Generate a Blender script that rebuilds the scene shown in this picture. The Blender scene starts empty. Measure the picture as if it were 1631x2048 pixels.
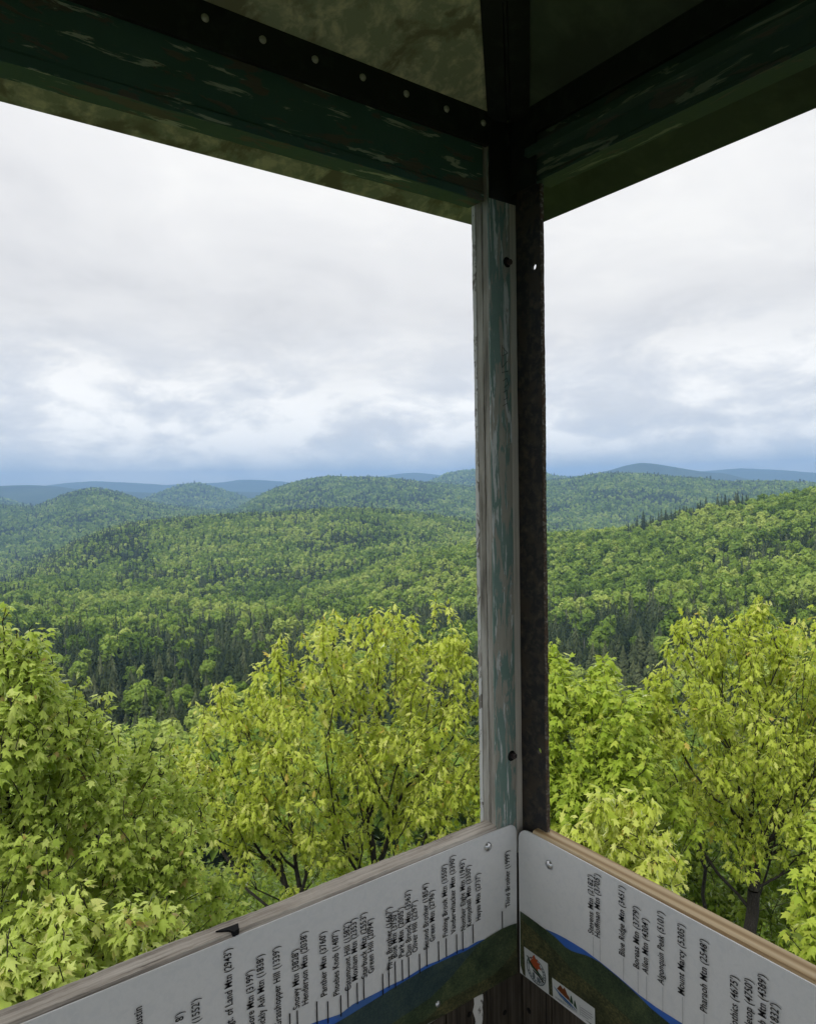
import bpy, bmesh, math, random
import numpy as np
from mathutils import Matrix, Vector

random.seed(7)
RNG = np.random.default_rng(11)
scene = bpy.context.scene
COL = scene.collection
EYE = 1.5

# ------------------------------------------------------------------ camera
# picture frame 1631 x 2048; the two wall directions of the cab are world X and Y
FPX, CXP, CYP = 1414.6, 815.5, 1024.0
_a = np.array([0.81090124, 0.0383883, -0.58392253])
_b = np.array([-0.5849039, 0.02235302, -0.81079453])
_u = np.cross(_a, _b); _u /= np.linalg.norm(_u)
_b = np.cross(_u, _a)
ROT = np.array([_a, _b, _u])
cam = bpy.data.cameras.new('camera')
cam_ob = bpy.data.objects.new('camera', cam); COL.objects.link(cam_ob)
cam.sensor_fit = 'HORIZONTAL'; cam.sensor_width = 36.0
cam.lens = FPX / 1631.0 * 36.0
cam.clip_start = 0.05; cam.clip_end = 90000
m4 = Matrix([list(ROT[0]) + [0], list(ROT[1]) + [0], list(ROT[2]) + [EYE], [0, 0, 0, 1]])
cam_ob.matrix_world = m4
scene.camera = cam_ob


def ray(px, py):
    d = np.array([px - CXP, CYP - py, -FPX])
    return ROT @ d


def hit(px, py, axis, v):
    """point of a wall plane (world axis = v, eye at the origin) that the view ray meets; z comes back as height above the floor"""
    d = ray(px, py); p = d * v / d[axis]
    return np.array([p[0], p[1], p[2] + EYE])


def at(px, py, r):
    d = ray(px, py); p = d * r / math.hypot(d[0], d[1])
    return np.array([p[0], p[1], p[2] + EYE])


def project(P):
    q = (np.asarray(P) - np.array([0, 0, EYE])) @ ROT
    w = -q[..., 2]; w = np.where(np.abs(w) < 1e-6, 1e-6, w)
    return CXP + FPX * q[..., 0] / w, CYP - FPX * q[..., 1] / w, w


AZ0 = math.atan2(*(ROT @ np.array([0, 0, -1]))[[1, 0]])

# ------------------------------------------------------------------ world, sun, exposure
SUN_EL, SUN_AZ = math.radians(50), AZ0 + math.radians(142)
world = bpy.data.worlds.new("World"); scene.world = world; world.use_nodes = True


class NT:
    """small helper for node trees"""
    def __init__(s, tree): s.t = tree; s.t.nodes.clear()
    def n(s, kind, ins=None, **kw):
        nd = s.t.nodes.new(kind)
        for k, v in kw.items(): setattr(nd, k, v)
        for k, v in (ins or {}).items():
            sock = nd.inputs[k]
            if isinstance(v, bpy.types.NodeSocket): s.t.links.new(v, sock)
            else: sock.default_value = v
        return nd
    def math(s, op, a, b=0.0, clamp=False):
        nd = s.n('ShaderNodeMath', {0: a, 1: b}, operation=op); nd.use_clamp = clamp
        return nd.outputs[0]
    def ramp(s, fac, stops, mode='LINEAR'):
        nd = s.n('ShaderNodeValToRGB', {'Fac': fac}); cr = nd.color_ramp; cr.interpolation = mode
        while len(cr.elements) < len(stops): cr.elements.new(0.5)
        for e, (p, c) in zip(cr.elements, stops):
            e.position = p
            e.color = (c, c, c, 1) if isinstance(c, (int, float)) else (*c, 1)
        return nd.outputs['Color']
    def noise(s, vec, scale, detail=4, rough=0.55, dist=0.0):
        return s.n('ShaderNodeTexNoise', {'Vector': vec, 'Scale': scale, 'Detail': detail, 'Roughness': rough, 'Distortion': dist}).outputs['Fac']
    def mix(s, fac, a, b, blend='MIX'):
        nd = s.n('ShaderNodeMix', data_type='RGBA', blend_type=blend)
        for i, v in ((0, fac), (6, a), (7, b)):
            if isinstance(v, bpy.types.NodeSocket): s.t.links.new(v, nd.inputs[i])
            elif i: nd.inputs[i].default_value = (*v, 1) if len(v) == 3 else v
            else: nd.inputs[i].default_value = v
        return nd.outputs[2]
    def mapping(s, vec, scale=(1, 1, 1), loc=(0, 0, 0)):
        return s.n('ShaderNodeMapping', {'Vector': vec, 'Scale': scale, 'Location': loc}).outputs[0]


w = NT(world.node_tree)
tc = w.n('ShaderNodeTexCoord')
sky = w.n('ShaderNodeTexSky', sky_type='NISHITA', sun_disc=False, sun_elevation=SUN_EL,
          sun_rotation=math.pi / 2 - SUN_AZ, altitude=600.0)
sep = w.n('ShaderNodeSeparateXYZ', {0: tc.outputs['Generated']})
el = sep.outputs['Z']
den = w.math('ADD', w.math('MAXIMUM', el, 0.0), 0.17)
pl = w.n('ShaderNodeCombineXYZ', {0: w.math('DIVIDE', sep.outputs['X'], den), 1: w.math('DIVIDE', sep.outputs['Y'], den), 2: 0.0}).outputs[0]
big = w.noise(w.mapping(pl, loc=(3.1, 1.7, 0)), 0.75, 9, 0.55, 0.5)
fine = w.noise(w.mapping(pl, loc=(7.7, 2.2, 4)), 2.1, 9, 0.58, 0.4)
body = w.math('ADD', w.math('MULTIPLY', big, 0.6), w.math('MULTIPLY', fine, 0.4))
deck = w.ramp(body, [(0.36, (0.475, 0.475, 0.485)), (0.44, (0.55, 0.548, 0.553)), (0.50, (0.59, 0.586, 0.586)), (0.56, (0.615, 0.61, 0.607)), (0.64, (0.665, 0.658, 0.645))])
# low cumulus along the horizon with blue-grey air between the banks
lowv = w.mapping(tc.outputs['Generated'], scale=(1.0, 1.0, 2.3), loc=(0.37, 0.12, 0.05))
cum = w.noise(lowv, 7.5, 12, 0.60, 0.2)
cumc = w.ramp(cum, [(0.38, (0.56, 0.58, 0.615)), (0.47, (0.66, 0.67, 0.685)), (0.515, (0.75, 0.748, 0.74)), (0.585, (0.88, 0.865, 0.835))])
lowmask = w.ramp(w.math('ADD', el, w.math('MULTIPLY', w.math('SUBTRACT', big, 0.5), 0.16)), [(0.07, 1.0), (0.24, 0.0)], 'EASE')
cloud = w.mix(lowmask, deck, cumc)
blue = w.mix(0.10, (0.34, 0.45, 0.62), sky.outputs[0])
hz = w.ramp(w.math('ADD', el, w.math('MULTIPLY', w.math('SUBTRACT', cum, 0.5), 0.22)), [(0.0, 0.10), (0.06, 0.0)], 'EASE')
col = w.mix(hz, cloud, blue)
# an overcast dome brightens evenly towards the zenith
col = w.mix(1.0, col, w.ramp(w.math('MAXIMUM', el, 0.0), [(0.0, 0.73), (1.0, 0.98)]), 'MULTIPLY')
bgc = w.mix(1.0, col, (13.3, 13.3, 13.3), 'MULTIPLY')
bg = w.n('ShaderNodeBackground', {'Color': bgc, 'Strength': 0.1})
w.n('ShaderNodeOutputWorld', {'Surface': bg.outputs[0]})

sun = bpy.data.lights.new('sun', 'SUN'); sun.energy = 1.5; sun.angle = math.radians(25); sun.color = (1.0, 0.96, 0.88)
sun_ob = bpy.data.objects.new('sun', sun); COL.objects.link(sun_ob)
sd = Vector((math.cos(SUN_AZ) * math.cos(SUN_EL), math.sin(SUN_AZ) * math.cos(SUN_EL), math.sin(SUN_EL)))
sun_ob.rotation_euler = sd.to_track_quat('Z', 'Y').to_euler(); sun_ob.location = (0, 0, 60)

vs = scene.view_settings
vs.view_transform = 'Standard'; vs.look = 'None'; vs.exposure = 0.5; vs.gamma = 1.0; vs.use_curve_mapping = False
cy = scene.cycles
cy.use_denoising = True; cy.denoiser = 'OPENIMAGEDENOISE'; cy.denoising_input_passes = 'RGB_ALBEDO_NORMAL'
cy.max_bounces = 7; cy.diffuse_bounces = 4; cy.glossy_bounces = 2; cy.transmission_bounces = 4; cy.volume_bounces = 1
cy.transparent_max_bounces = 4; cy.caustics_reflective = False; cy.caustics_refractive = False
cy.use_adaptive_sampling = True; cy.adaptive_threshold = 0.02

# ------------------------------------------------------------------ object helpers


def tag(o, label=None, cat=None, group=None, kind=None):
    if label: o['label'] = label
    if cat: o['category'] = cat
    if group: o['group'] = group
    if kind: o['kind'] = kind
    return o


def empty(name, loc=(0, 0, 0)):
    o = bpy.data.objects.new(name, None); COL.objects.link(o); o.location = loc; o.empty_display_size = 0.2
    return o


def link(name, mesh, mat=None, parent=None):
    o = bpy.data.objects.new(name, mesh); COL.objects.link(o)
    if mat is not None and not mesh.materials: mesh.materials.append(mat)
    if parent is not None:
        o.parent = parent
        p, loc = parent, Vector((0, 0, 0))
        while p is not None: loc = loc + p.location; p = p.parent
        o.location = -loc
    return o


def mesh_np(name, verts, faces, tint=None, smooth=False):
    """mesh from numpy arrays; all faces have the same number of corners"""
    me = bpy.data.meshes.new(name)
    verts = np.ascontiguousarray(verts, dtype=np.float32).reshape(-1, 3); faces = np.ascontiguousarray(faces, dtype=np.int32)
    k = faces.shape[1]
    me.vertices.add(len(verts)); me.vertices.foreach_set('co', verts.ravel())
    me.loops.add(faces.size); me.loops.foreach_set('vertex_index', faces.ravel())
    me.polygons.add(len(faces)); me.polygons.foreach_set('loop_start', np.arange(0, faces.size, k, dtype=np.int32))
    if smooth: me.polygons.foreach_set('use_smooth', np.ones(len(faces), dtype=bool))
    me.update(calc_edges=True)
    if tint is not None:
        at_ = me.attributes.new('tint', 'FLOAT', 'FACE'); at_.data.foreach_set('value', np.ascontiguousarray(tint, dtype=np.float32))
    return me


def mesh_py(name, verts, faces, smooth=False):
    me = bpy.data.meshes.new(name); me.from_pydata([tuple(map(float, v)) for v in verts], [], faces); me.update()
    if smooth:
        for p in me.polygons: p.use_smooth = True
    return me


def bevel(me, width, seg=2):
    bm = bmesh.new(); bm.from_mesh(me)
    bmesh.ops.recalc_face_normals(bm, faces=bm.faces)
    es = [e for e in bm.edges if len(e.link_faces) == 2 and e.calc_face_angle(0) > 0.5]
    bmesh.ops.bevel(bm, geom=es, offset=width, segments=seg, affect='EDGES', profile=0.6)
    bm.to_mesh(me); bm.free(); me.update()
    return me


def box_mesh(name, x0, x1, y0, y1, z0, z1, bev=0.0):
    v = [(x, y, z) for z in (z0, z1) for y in (y0, y1) for x in (x0, x1)]
    f = [(0, 2, 3, 1), (4, 5, 7, 6), (0, 1, 5, 4), (2, 6, 7, 3), (0, 4, 6, 2), (1, 3, 7, 5)]
    me = mesh_py(name, v, f)
    return bevel(me, bev) if bev else me


def rough_bar(name, prof, axis, t0, t1, n, amp, seed=0, ends=None):
    """bar of polygonal profile along an axis, with hand-worn uneven edges"""
    r = random.Random(seed); k = len(prof); V = []; F = []
    ph = [(r.uniform(0, 6.28), r.uniform(9, 23), r.uniform(40, 90)) for _ in range(k)]
    for i in range(n + 1):
        t = t0 + (t1 - t0) * i / n
        for j, (a, b) in enumerate(prof):
            p, f1, f2 = ph[j]
            d = amp * (math.sin(t * f1 + p) * .6 + math.sin(t * f2 + 2 * p) * .35 + r.uniform(-.5, .5))
            e = amp * (math.cos(t * f1 * .8 + p) * .5 + r.uniform(-.5, .5))
            q = [a + d, b + e]
            V.append((t, q[0], q[1]) if axis == 'x' else (q[0], t, q[1]) if axis == 'y' else (q[0], q[1], t))
    for i in range(n):
        for j in range(k):
            a, b = i * k + j, i * k + (j + 1) % k
            F.append((a, b, b + k, a + k))
    F.append(tuple(range(k - 1, -1, -1))); F.append(tuple(n * k + j for j in range(k)))
    me = mesh_py(name, V, F)
    bm = bmesh.new(); bm.from_mesh(me); bmesh.ops.recalc_face_normals(bm, faces=bm.faces); bm.to_mesh(me); bm.free()
    return me


def disc_dome(name, c, n, r, h, seg=14, rings=4):
    """domed bolt head on a wall: centre c, outward normal n"""
    n = Vector(n).normalized(); t = n.orthogonal().normalized(); b = n.cross(t)
    V, F = [], []
    for i in range(rings):
        a = math.pi / 2 * i / rings
        for j in range(seg):
            w_ = 2 * math.pi * j / seg
            V.append(Vector(c) + (t * math.cos(w_) + b * math.sin(w_)) * r * math.cos(a) + n * h * math.sin(a))
    V.append(Vector(c) + n * h)
    for i in range(rings - 1):
        for j in range(seg):
            F.append((i * seg + j, i * seg + (j + 1) % seg, (i + 1) * seg + (j + 1) % seg, (i + 1) * seg + j))
    for j in range(seg): F.append(((rings - 1) * seg + j, (rings - 1) * seg + (j + 1) % seg, len(V) - 1))
    return mesh_py(name, V, F, smooth=True)


# ------------------------------------------------------------------ materials


def material(name, build):
    m = bpy.data.materials.new(name); m.use_nodes = True
    build(NT(m.node_tree)); return m


def surf(t, color, rough=0.8, bump=None, bstr=0.3, bdist=0.002, metal=0.0, spec=0.3):
    p = t.n('ShaderNodeBsdfPrincipled')
    for k, v in (('Base Color', color), ('Roughness', rough), ('Metallic', metal), ('Specular IOR Level', spec)):
        if isinstance(v, bpy.types.NodeSocket): t.t.links.new(v, p.inputs[k])
        else: p.inputs[k].default_value = (*v, 1) if isinstance(v, tuple) and len(v) == 3 else v
    if bump is not None:
        b = t.n('ShaderNodeBump', {'Height': bump, 'Strength': bstr, 'Distance': bdist})
        t.t.links.new(b.outputs[0], p.inputs['Normal'])
    t.n('ShaderNodeOutputMaterial', {'Surface': p.outputs[0]})
    return p


def plain(name, color, rough=0.6, metal=0.0, spec=0.3):
    return material(name, lambda t: surf(t, color, rough, metal=metal, spec=spec))


def grain_scale(axis, along, across):
    return tuple(along if a == axis else across for a in 'xyz')


def m_wood(name, dark, mid, light, axis, rough=0.85, knots=False, bstr=0.6):
    def b(t):
        c = t.n('ShaderNodeTexCoord').outputs['Object']
        g = t.noise(t.mapping(c, grain_scale(axis, 3, 130)), 1.0, 6, 0.65, 0.4)
        g2 = t.noise(t.mapping(c, grain_scale(axis, 9, 420)), 1.0, 4, 0.6)
        bl = t.noise(t.mapping(c, grain_scale(axis, 7, 26), (3, 1, 2)), 1.0, 5, 0.6)
        k = t.math('ADD', t.math('MULTIPLY', g, 0.5), t.math('ADD', t.math('MULTIPLY', g2, 0.2), t.math('MULTIPLY', bl, 0.3)))
        col = t.ramp(k, [(0.36, dark), (0.48, mid), (0.60, light)])
        surf(t, col, rough, k, bstr, 0.0025, spec=0.15)
    return material(name, b)


def m_pine(name, axis):
    def b(t):
        c = t.n('ShaderNodeTexCoord').outputs['Object']
        wv = t.n('ShaderNodeTexWave', {'Vector': t.mapping(c, grain_scale(axis, 1.2, 46)), 'Scale': 0.75, 'Distortion': 2.4, 'Detail': 2.0, 'Detail Scale': 0.6}, wave_type='BANDS', bands_direction='DIAGONAL').outputs['Fac']
        g = t.noise(t.mapping(c, grain_scale(axis, 6, 300)), 1.0, 4, 0.6)
        k = t.math('ADD', t.math('MULTIPLY', wv, 0.7), t.math('MULTIPLY', g, 0.3))
        col = t.ramp(k, [(0.15, (0.33, 0.215, 0.105)), (0.45, (0.50, 0.365, 0.20)), (0.8, (0.60, 0.47, 0.29))])
        surf(t, col, 0.6, k, 0.15, 0.001, spec=0.25)
    return material(name, b)


def m_peel(name, paint, paint2, primer, wood, axis, primer_amt=0.5, wood_amt=0.45, rough=0.6, across=55, along=9):
    """old paint flaking off: two coats over weathered wood"""
    def b(t):
        c = t.n('ShaderNodeTexCoord').outputs['Object']
        a = t.noise(t.mapping(c, grain_scale(axis, along, across)), 1.0, 8, 0.62, 0.5)
        d = t.noise(t.mapping(c, grain_scale(axis, along * 1.7, across * .8), (4, 7, 2)), 1.0, 8, 0.62, 0.5)
        f = t.noise(t.mapping(c, grain_scale(axis, 30, 330)), 1.0, 4, 0.6)
        hue = t.mix(t.noise(c, 14, 4), paint, paint2)
        wcol = t.mix(f, tuple(x * .55 for x in wood), wood)
        m1 = t.ramp(a, [(primer_amt, 0.0), (primer_amt + 0.03, 1.0)])
        m2 = t.ramp(d, [(wood_amt - 0.03, 1.0), (wood_amt, 0.0)])
        col = t.mix(m2, t.mix(m1, hue, t.mix(f, tuple(x * .8 for x in primer), primer)), wcol)
        h = t.math('ADD', t.math('MULTIPLY', f, 0.35), t.math('ADD', t.math('MULTIPLY', m1, -0.4), t.math('MULTIPLY', m2, -0.7)))
        surf(t, col, rough, h, 0.5, 0.0015, spec=0.3)
    return material(name, b)


def m_spots(name, base, spot, spot2, scale, lo, hi, rough=0.7, metal=0.0, stretch=(1, 1, 1), spec=0.3, bs=0.2):
    def b(t):
        c = t.mapping(t.n('ShaderNodeTexCoord').outputs['Object'], stretch)
        a = t.noise(c, scale, 9, 0.66, 0.3); d = t.noise(t.mapping(c, loc=(5, 3, 8)), scale * .35, 6, 0.6, 0.4)
        col = t.mix(t.ramp(a, [(lo, 0.0), (hi, 1.0)]), base, spot)
        col = t.mix(t.ramp(d, [(0.52, 0.0), (0.60, 1.0)]), col, spot2)
        surf(t, col, rough, a, bs, 0.002, metal, spec)
    return material(name, b)


M = {}
M['wood_grey_x'] = m_wood('weathered_wood_x', (0.10, 0.085, 0.07), (0.40, 0.355, 0.30), (0.60, 0.55, 0.48), 'x')
M['wood_grey_z'] = m_wood('weathered_wood_z', (0.07, 0.062, 0.052), (0.34, 0.315, 0.27), (0.56, 0.535, 0.48), 'z')
M['wood_beige_z'] = m_wood('bare_wood_z', (0.36, 0.33, 0.27), (0.60, 0.56, 0.48), (0.70, 0.66, 0.58), 'z', bstr=.3)
M['pine_y'] = m_pine('new_pine', 'y')
M['plank'] = m_wood('dark_plank_wood', (0.012, 0.010, 0.008), (0.055, 0.046, 0.035), (0.10, 0.085, 0.065), 'z')
M['paint_post'] = m_peel('peeling_green_paint', (0.12, 0.215, 0.18), (0.24, 0.325, 0.29), (0.68, 0.70, 0.68), (0.46, 0.44, 0.37), 'z', 0.54, 0.475, across=80, along=7)
M['paint_beam_x'] = m_peel('peeling_beam_paint_x', (0.045, 0.10, 0.08), (0.075, 0.145, 0.115), (0.46, 0.50, 0.38), (0.16, 0.145, 0.115), 'x', 0.585, 0.445, across=60, along=8)
M['paint_beam_y'] = m_peel('dark_beam_paint_y', (0.04, 0.075, 0.06), (0.06, 0.10, 0.08), (0.24, 0.28, 0.21), (0.12, 0.12, 0.10), 'y', 0.585, 0.44, across=50, along=7)
M['white_chip'] = m_peel('chipped_white_paint', (0.80, 0.79, 0.75), (0.74, 0.73, 0.69), (0.50, 0.46, 0.41), (0.34, 0.31, 0.27), 'z', 0.60, 0.44, across=40, along=16)
M['steel'] = m_spots('dark_rusty_steel', (0.024, 0.024, 0.025), (0.10, 0.078, 0.055), (0.055, 0.043, 0.033), 60, .45, .7, 0.6)
M['rust'] = m_spots('rusty_steel_edge', (0.07, 0.05, 0.035), (0.22, 0.20, 0.17), (0.09, 0.055, 0.035), 170, .5, .6, 0.9)
M['flange'] = m_spots('black_painted_steel', (0.014, 0.017, 0.014), (0.03, 0.035, 0.028), (0.02, 0.02, 0.017), 30, .5, .7, 0.55)
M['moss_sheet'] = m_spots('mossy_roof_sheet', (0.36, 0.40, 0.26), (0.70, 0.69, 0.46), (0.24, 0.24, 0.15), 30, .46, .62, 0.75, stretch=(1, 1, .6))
M['dark_sheet'] = m_spots('dark_green_roof_sheet', (0.065, 0.09, 0.06), (0.10, 0.13, 0.08), (0.05, 0.065, 0.045), 10, .45, .7, 0.65)
M['rivet'] = plain('dull_rivet', (0.42, 0.42, 0.34), 0.5, 0.3)
M['bolt_rust'] = m_spots('rusty_bolt', (0.05, 0.035, 0.032), (0.12, 0.09, 0.085), (0.03, 0.022, 0.02), 300, .4, .6, 0.7)
M['black'] = plain('black_hole', (0.006, 0.006, 0.006), 0.9)
M['bolt_silver'] = plain('galvanised_bolt', (0.62, 0.63, 0.64), 0.28, 0.9)
M['sign'] = m_spots('sign_print_grey', (0.70, 0.70, 0.69), (0.725, 0.725, 0.715), (0.68, 0.685, 0.68), 220, .4, .6, 0.42, spec=0.4, bs=0.02)
M['ink'] = plain('black_ink', (0.012, 0.012, 0.014), 0.5)
M['ink_grey'] = plain('grey_ink', (0.34, 0.34, 0.35), 0.5)
M['blue'] = m_spots('print_blue', (0.04, 0.12, 0.44), (0.05, 0.15, 0.50), (0.06, 0.14, 0.36), 30, .4, .6, 0.42)
M['floor_wood'] = m_wood('floor_boards', (0.16, 0.145, 0.125), (0.34, 0.31, 0.27), (0.44, 0.41, 0.37), 'x')


def m_print(name, tones, scale=90.0):
    """printed photograph of wooded hills"""
    def b(t):
        c = t.n('ShaderNodeTexCoord').outputs['Object']
        a = t.noise(c, scale * 2, 8, 0.7); d = t.noise(t.mapping(c, loc=(2, 5, 1)), scale * .16, 6, 0.6, .6)
        vo = t.n('ShaderNodeTexVoronoi', {'Vector': t.mapping(c, (1, 1, 1.6)), 'Scale': scale * 3.2}).outputs['Distance']
        k = t.math('ADD', t.math('ADD', t.math('MULTIPLY', a, 0.42), t.math('MULTIPLY', d, 0.58)), t.math('MULTIPLY', t.math('SUBTRACT', 0.45, vo), 0.16))
        surf(t, t.ramp(k, [(0.36, tones[0]), (0.5, tones[1]), (0.62, tones[2])]), 0.42, spec=0.4)
    return material(name, b)


M['print_far'] = m_print('print_far_hill', ((0.02, 0.042, 0.05), (0.042, 0.07, 0.068), (0.075, 0.105, 0.08)), 120)
M['print_mid'] = m_print('print_wooded_hill', ((0.018, 0.032, 0.02), (0.055, 0.08, 0.04), (0.12, 0.145, 0.065)), 100)
M['print_near'] = m_print('print_near_wood', ((0.014, 0.02, 0.010), (0.055, 0.06, 0.028), (0.15, 0.14, 0.06)), 80)


def m_leaf(name, stops, trans=0.48, rough=0.55, gloss=0.4):
    def b(t):
        a = t.n('ShaderNodeAttribute', attribute_name='tint').outputs['Fac']
        col = t.ramp(a, stops)
        d = t.n('ShaderNodeBsdfDiffuse', {'Color': col})
        tl = t.n('ShaderNodeBsdfTranslucent', {'Color': t.mix(1.0, col, (1.05, 1.0, 0.55), 'MULTIPLY')})
        mx = t.n('ShaderNodeMixShader', {0: trans, 1: d.outputs[0], 2: tl.outputs[0]})
        gl = t.n('ShaderNodeBsdfGlossy', {'Color': (1, 1, 1, 1), 'Roughness': rough})
        fr = t.n('ShaderNodeFresnel', {'IOR': 1.35})
        m2 = t.n('ShaderNodeMixShader', {0: t.math('MULTIPLY', fr.outputs[0], gloss), 1: mx.outputs[0], 2: gl.outputs[0]})
        t.n('ShaderNodeOutputMaterial', {'Surface': m2.outputs[0]})
    return material(name, b)


M['leaf_green'] = m_leaf('maple_leaf_green', [(0.0, (0.34, 0.48, 0.06)), (0.5, (0.54, 0.67, 0.13)), (0.88, (0.70, 0.79, 0.25)), (1.0, (0.60, 0.46, 0.18))])
M['leaf_yellow'] = m_leaf('young_leaf_yellow', [(0.0, (0.42, 0.54, 0.05)), (0.5, (0.61, 0.71, 0.11)), (0.9, (0.78, 0.82, 0.27)), (1.0, (0.72, 0.58, 0.14))])
M['leaf_mid'] = m_leaf('leaf_mid_green', [(0.0, (0.30, 0.44, 0.04)), (0.5, (0.46, 0.60, 0.07)), (1.0, (0.66, 0.73, 0.13))])
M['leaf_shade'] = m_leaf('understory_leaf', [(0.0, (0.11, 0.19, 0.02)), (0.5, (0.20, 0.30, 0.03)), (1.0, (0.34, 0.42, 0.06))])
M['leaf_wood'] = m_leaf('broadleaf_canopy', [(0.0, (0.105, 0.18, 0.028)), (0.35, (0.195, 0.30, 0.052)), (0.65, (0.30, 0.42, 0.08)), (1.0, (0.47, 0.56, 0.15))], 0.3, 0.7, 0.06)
M['needle'] = m_leaf('conifer_needles', [(0.0, (0.032, 0.05, 0.024)), (0.5, (0.078, 0.105, 0.046)), (1.0, (0.15, 0.175, 0.085))], 0.1, 0.6, 0.0)
M['bark'] = m_spots('bark', (0.022, 0.019, 0.016), (0.07, 0.064, 0.056), (0.032, 0.029, 0.023), 30, .45, .65, 0.95, stretch=(3, 3, .7))


def m_ground(name):
    def b(t):
        c = t.n('ShaderNodeTexCoord').outputs['Object']
        a = t.noise(c, 0.06, 9, 0.68); d = t.noise(t.mapping(c, loc=(90, 40, 0)), 0.0035, 6, 0.6)
        k = t.math('ADD', t.math('MULTIPLY', a, 0.6), t.math('MULTIPLY', d, 0.4))
        col = t.ramp(k, [(0.36, (0.018, 0.03, 0.015)), (0.48, (0.04, 0.06, 0.022)), (0.6, (0.075, 0.105, 0.035))])
        surf(t, col, 0.95, a, 1.0, 6.0, spec=0.05)
    return material(name, b)


M['ground'] = m_ground('forest_floor')

# ------------------------------------------------------------------ terrain
# each layer: ground distance, and the height of the forest canopy along it as seen across the picture
def L(r, pts): return (r, pts)


LAYERS = [
    (250, [(0, 1330), (400, 1330), (800, 1300), (1090, 1290), (1400, 1255), (1631, 1215)]),
    (420, [(0, 1240), (400, 1235), (800, 1205), (1090, 1180), (1400, 1130), (1631, 1075)]),
    (620, [(0, 1195), (600, 1180), (720, 1158), (800, 1128), (850, 1110), (950, 1085), (1090, 1068), (1200, 1062), (1300, 1044), (1390, 1012), (1480, 998), (1560, 990), (1631, 976), (1800, 950)]),
    (850, [(0, 1168), (200, 1140), (400, 1115), (800, 1095), (950, 1100), (1090, 1095), (1400, 1075), (1631, 1055), (1800, 1040)]),
    (1250, [(-100, 1200), (0, 1165), (60, 1138), (110, 1108), (150, 1083), (200, 1062), (260, 1046), (320, 1038), (400, 1031), (470, 1028), (530, 1027), (590, 1021), (640, 1017), (700, 1015), (760, 1017), (800, 1022), (880, 1032), (950, 1044), (1020, 1056), (1090, 1064), (1200, 1066), (1631, 1062)]),
    (1750, [(-100, 1140), (0, 1125), (110, 1100), (200, 1080), (500, 1055), (800, 1050), (1090, 1062), (1300, 1062), (1631, 1058)]),
    (2900, [(-100, 1000), (0, 1010), (40, 1014), (70, 1014), (100, 1003), (125, 991), (150, 983), (190, 977), (230, 984), (260, 993), (280, 1002), (330, 1012), (380, 1016), (420, 1021), (465, 1022), (490, 1008), (520, 990), (550, 977), (580, 966), (620, 957), (660, 953), (700, 956), (740, 956), (800, 961), (850, 966), (950, 976), (1020, 968), (1085, 964), (1150, 956), (1185, 949), (1220, 947), (1290, 948), (1340, 953), (1400, 958), (1450, 964), (1500, 963), (1560, 962), (1631, 966), (1800, 975)]),
    (3600, [(-100, 1030), (0, 1038), (190, 1005), (330, 1030), (460, 1035), (660, 985), (950, 1000), (1220, 985), (1631, 1000)]),
    (4500, [(-100, 985), (0, 998), (60, 1014), (120, 1025), (280, 1003), (310, 991), (330, 982), (350, 974), (390, 966), (415, 970), (440, 979), (500, 1001), (600, 1012), (800, 990), (870, 959), (895, 947), (920, 942), (960, 939), (1000, 942), (1085, 949), (1130, 957), (1200, 980), (1631, 985)]),
    (5300, [(-100, 1000), (300, 1020), (700, 1020), (1200, 1000), (1631, 1000)]),
    (6500, [(-100, 968), (0, 972), (60, 970), (110, 972), (170, 980), (300, 985), (400, 988), (440, 982), (520, 985), (600, 990), (800, 985), (1100, 965), (1170, 952), (1190, 947), (1220, 940), (1250, 931), (1280, 925), (1305, 927), (1330, 931), (1360, 936), (1400, 943), (1430, 946), (1450, 947), (1500, 960), (1560, 968), (1631, 968)]),
    (7800, [(-100, 1000), (800, 1000), (1631, 990)]),
    (9500, [(-200, 975), (0, 984), (100, 970), (130, 966), (190, 962), (230, 964), (270, 966), (330, 970), (370, 967), (440, 965), (480, 959), (520, 960), (560, 963), (620, 970), (740, 956), (800, 947), (830, 945), (880, 950), (960, 955), (1085, 953), (1300, 948), (1400, 943), (1480, 936), (1560, 940), (1631, 946), (1800, 950)]),
]
AZ_LO, AZ_HI = AZ0 - math.radians(42), AZ0 + math.radians(42)
N_IN = 760
az_in = np.linspace(AZ_LO, AZ_HI, N_IN)
az_out = np.linspace(AZ_HI, AZ_LO + 2 * math.pi, 92)[1:-1]
AZS = np.concatenate([az_in, az_out])
HFOREST = 10.0


def vnoise(x, y, seed):
    xi, yi = np.floor(x).astype(np.int64), np.floor(y).astype(np.int64); fx, fy = x - xi, y - yi
    fx = fx * fx * (3 - 2 * fx); fy = fy * fy * (3 - 2 * fy)
    def h(i, j):
        n = (i * 374761393 + j * 668265263 + seed * 974711) & 0x7fffffff
        n = ((n ^ (n >> 13)) * 1274126177) & 0x7fffffff
        return ((n ^ (n >> 16)) & 0xffff) / 65535.0
    return (h(xi, yi) * (1 - fx) + h(xi + 1, yi) * fx) * (1 - fy) + (h(xi, yi + 1) * (1 - fx) + h(xi + 1, yi + 1) * fx) * fy


def fbm(x, y, s, seed, oct_=3):
    v, a, tot = 0, 1.0, 0
    for k in range(oct_):
        v = v + a * vnoise(x / s, y / s, seed + k); tot += a; a *= .5; s *= .5
    return v / tot


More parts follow.
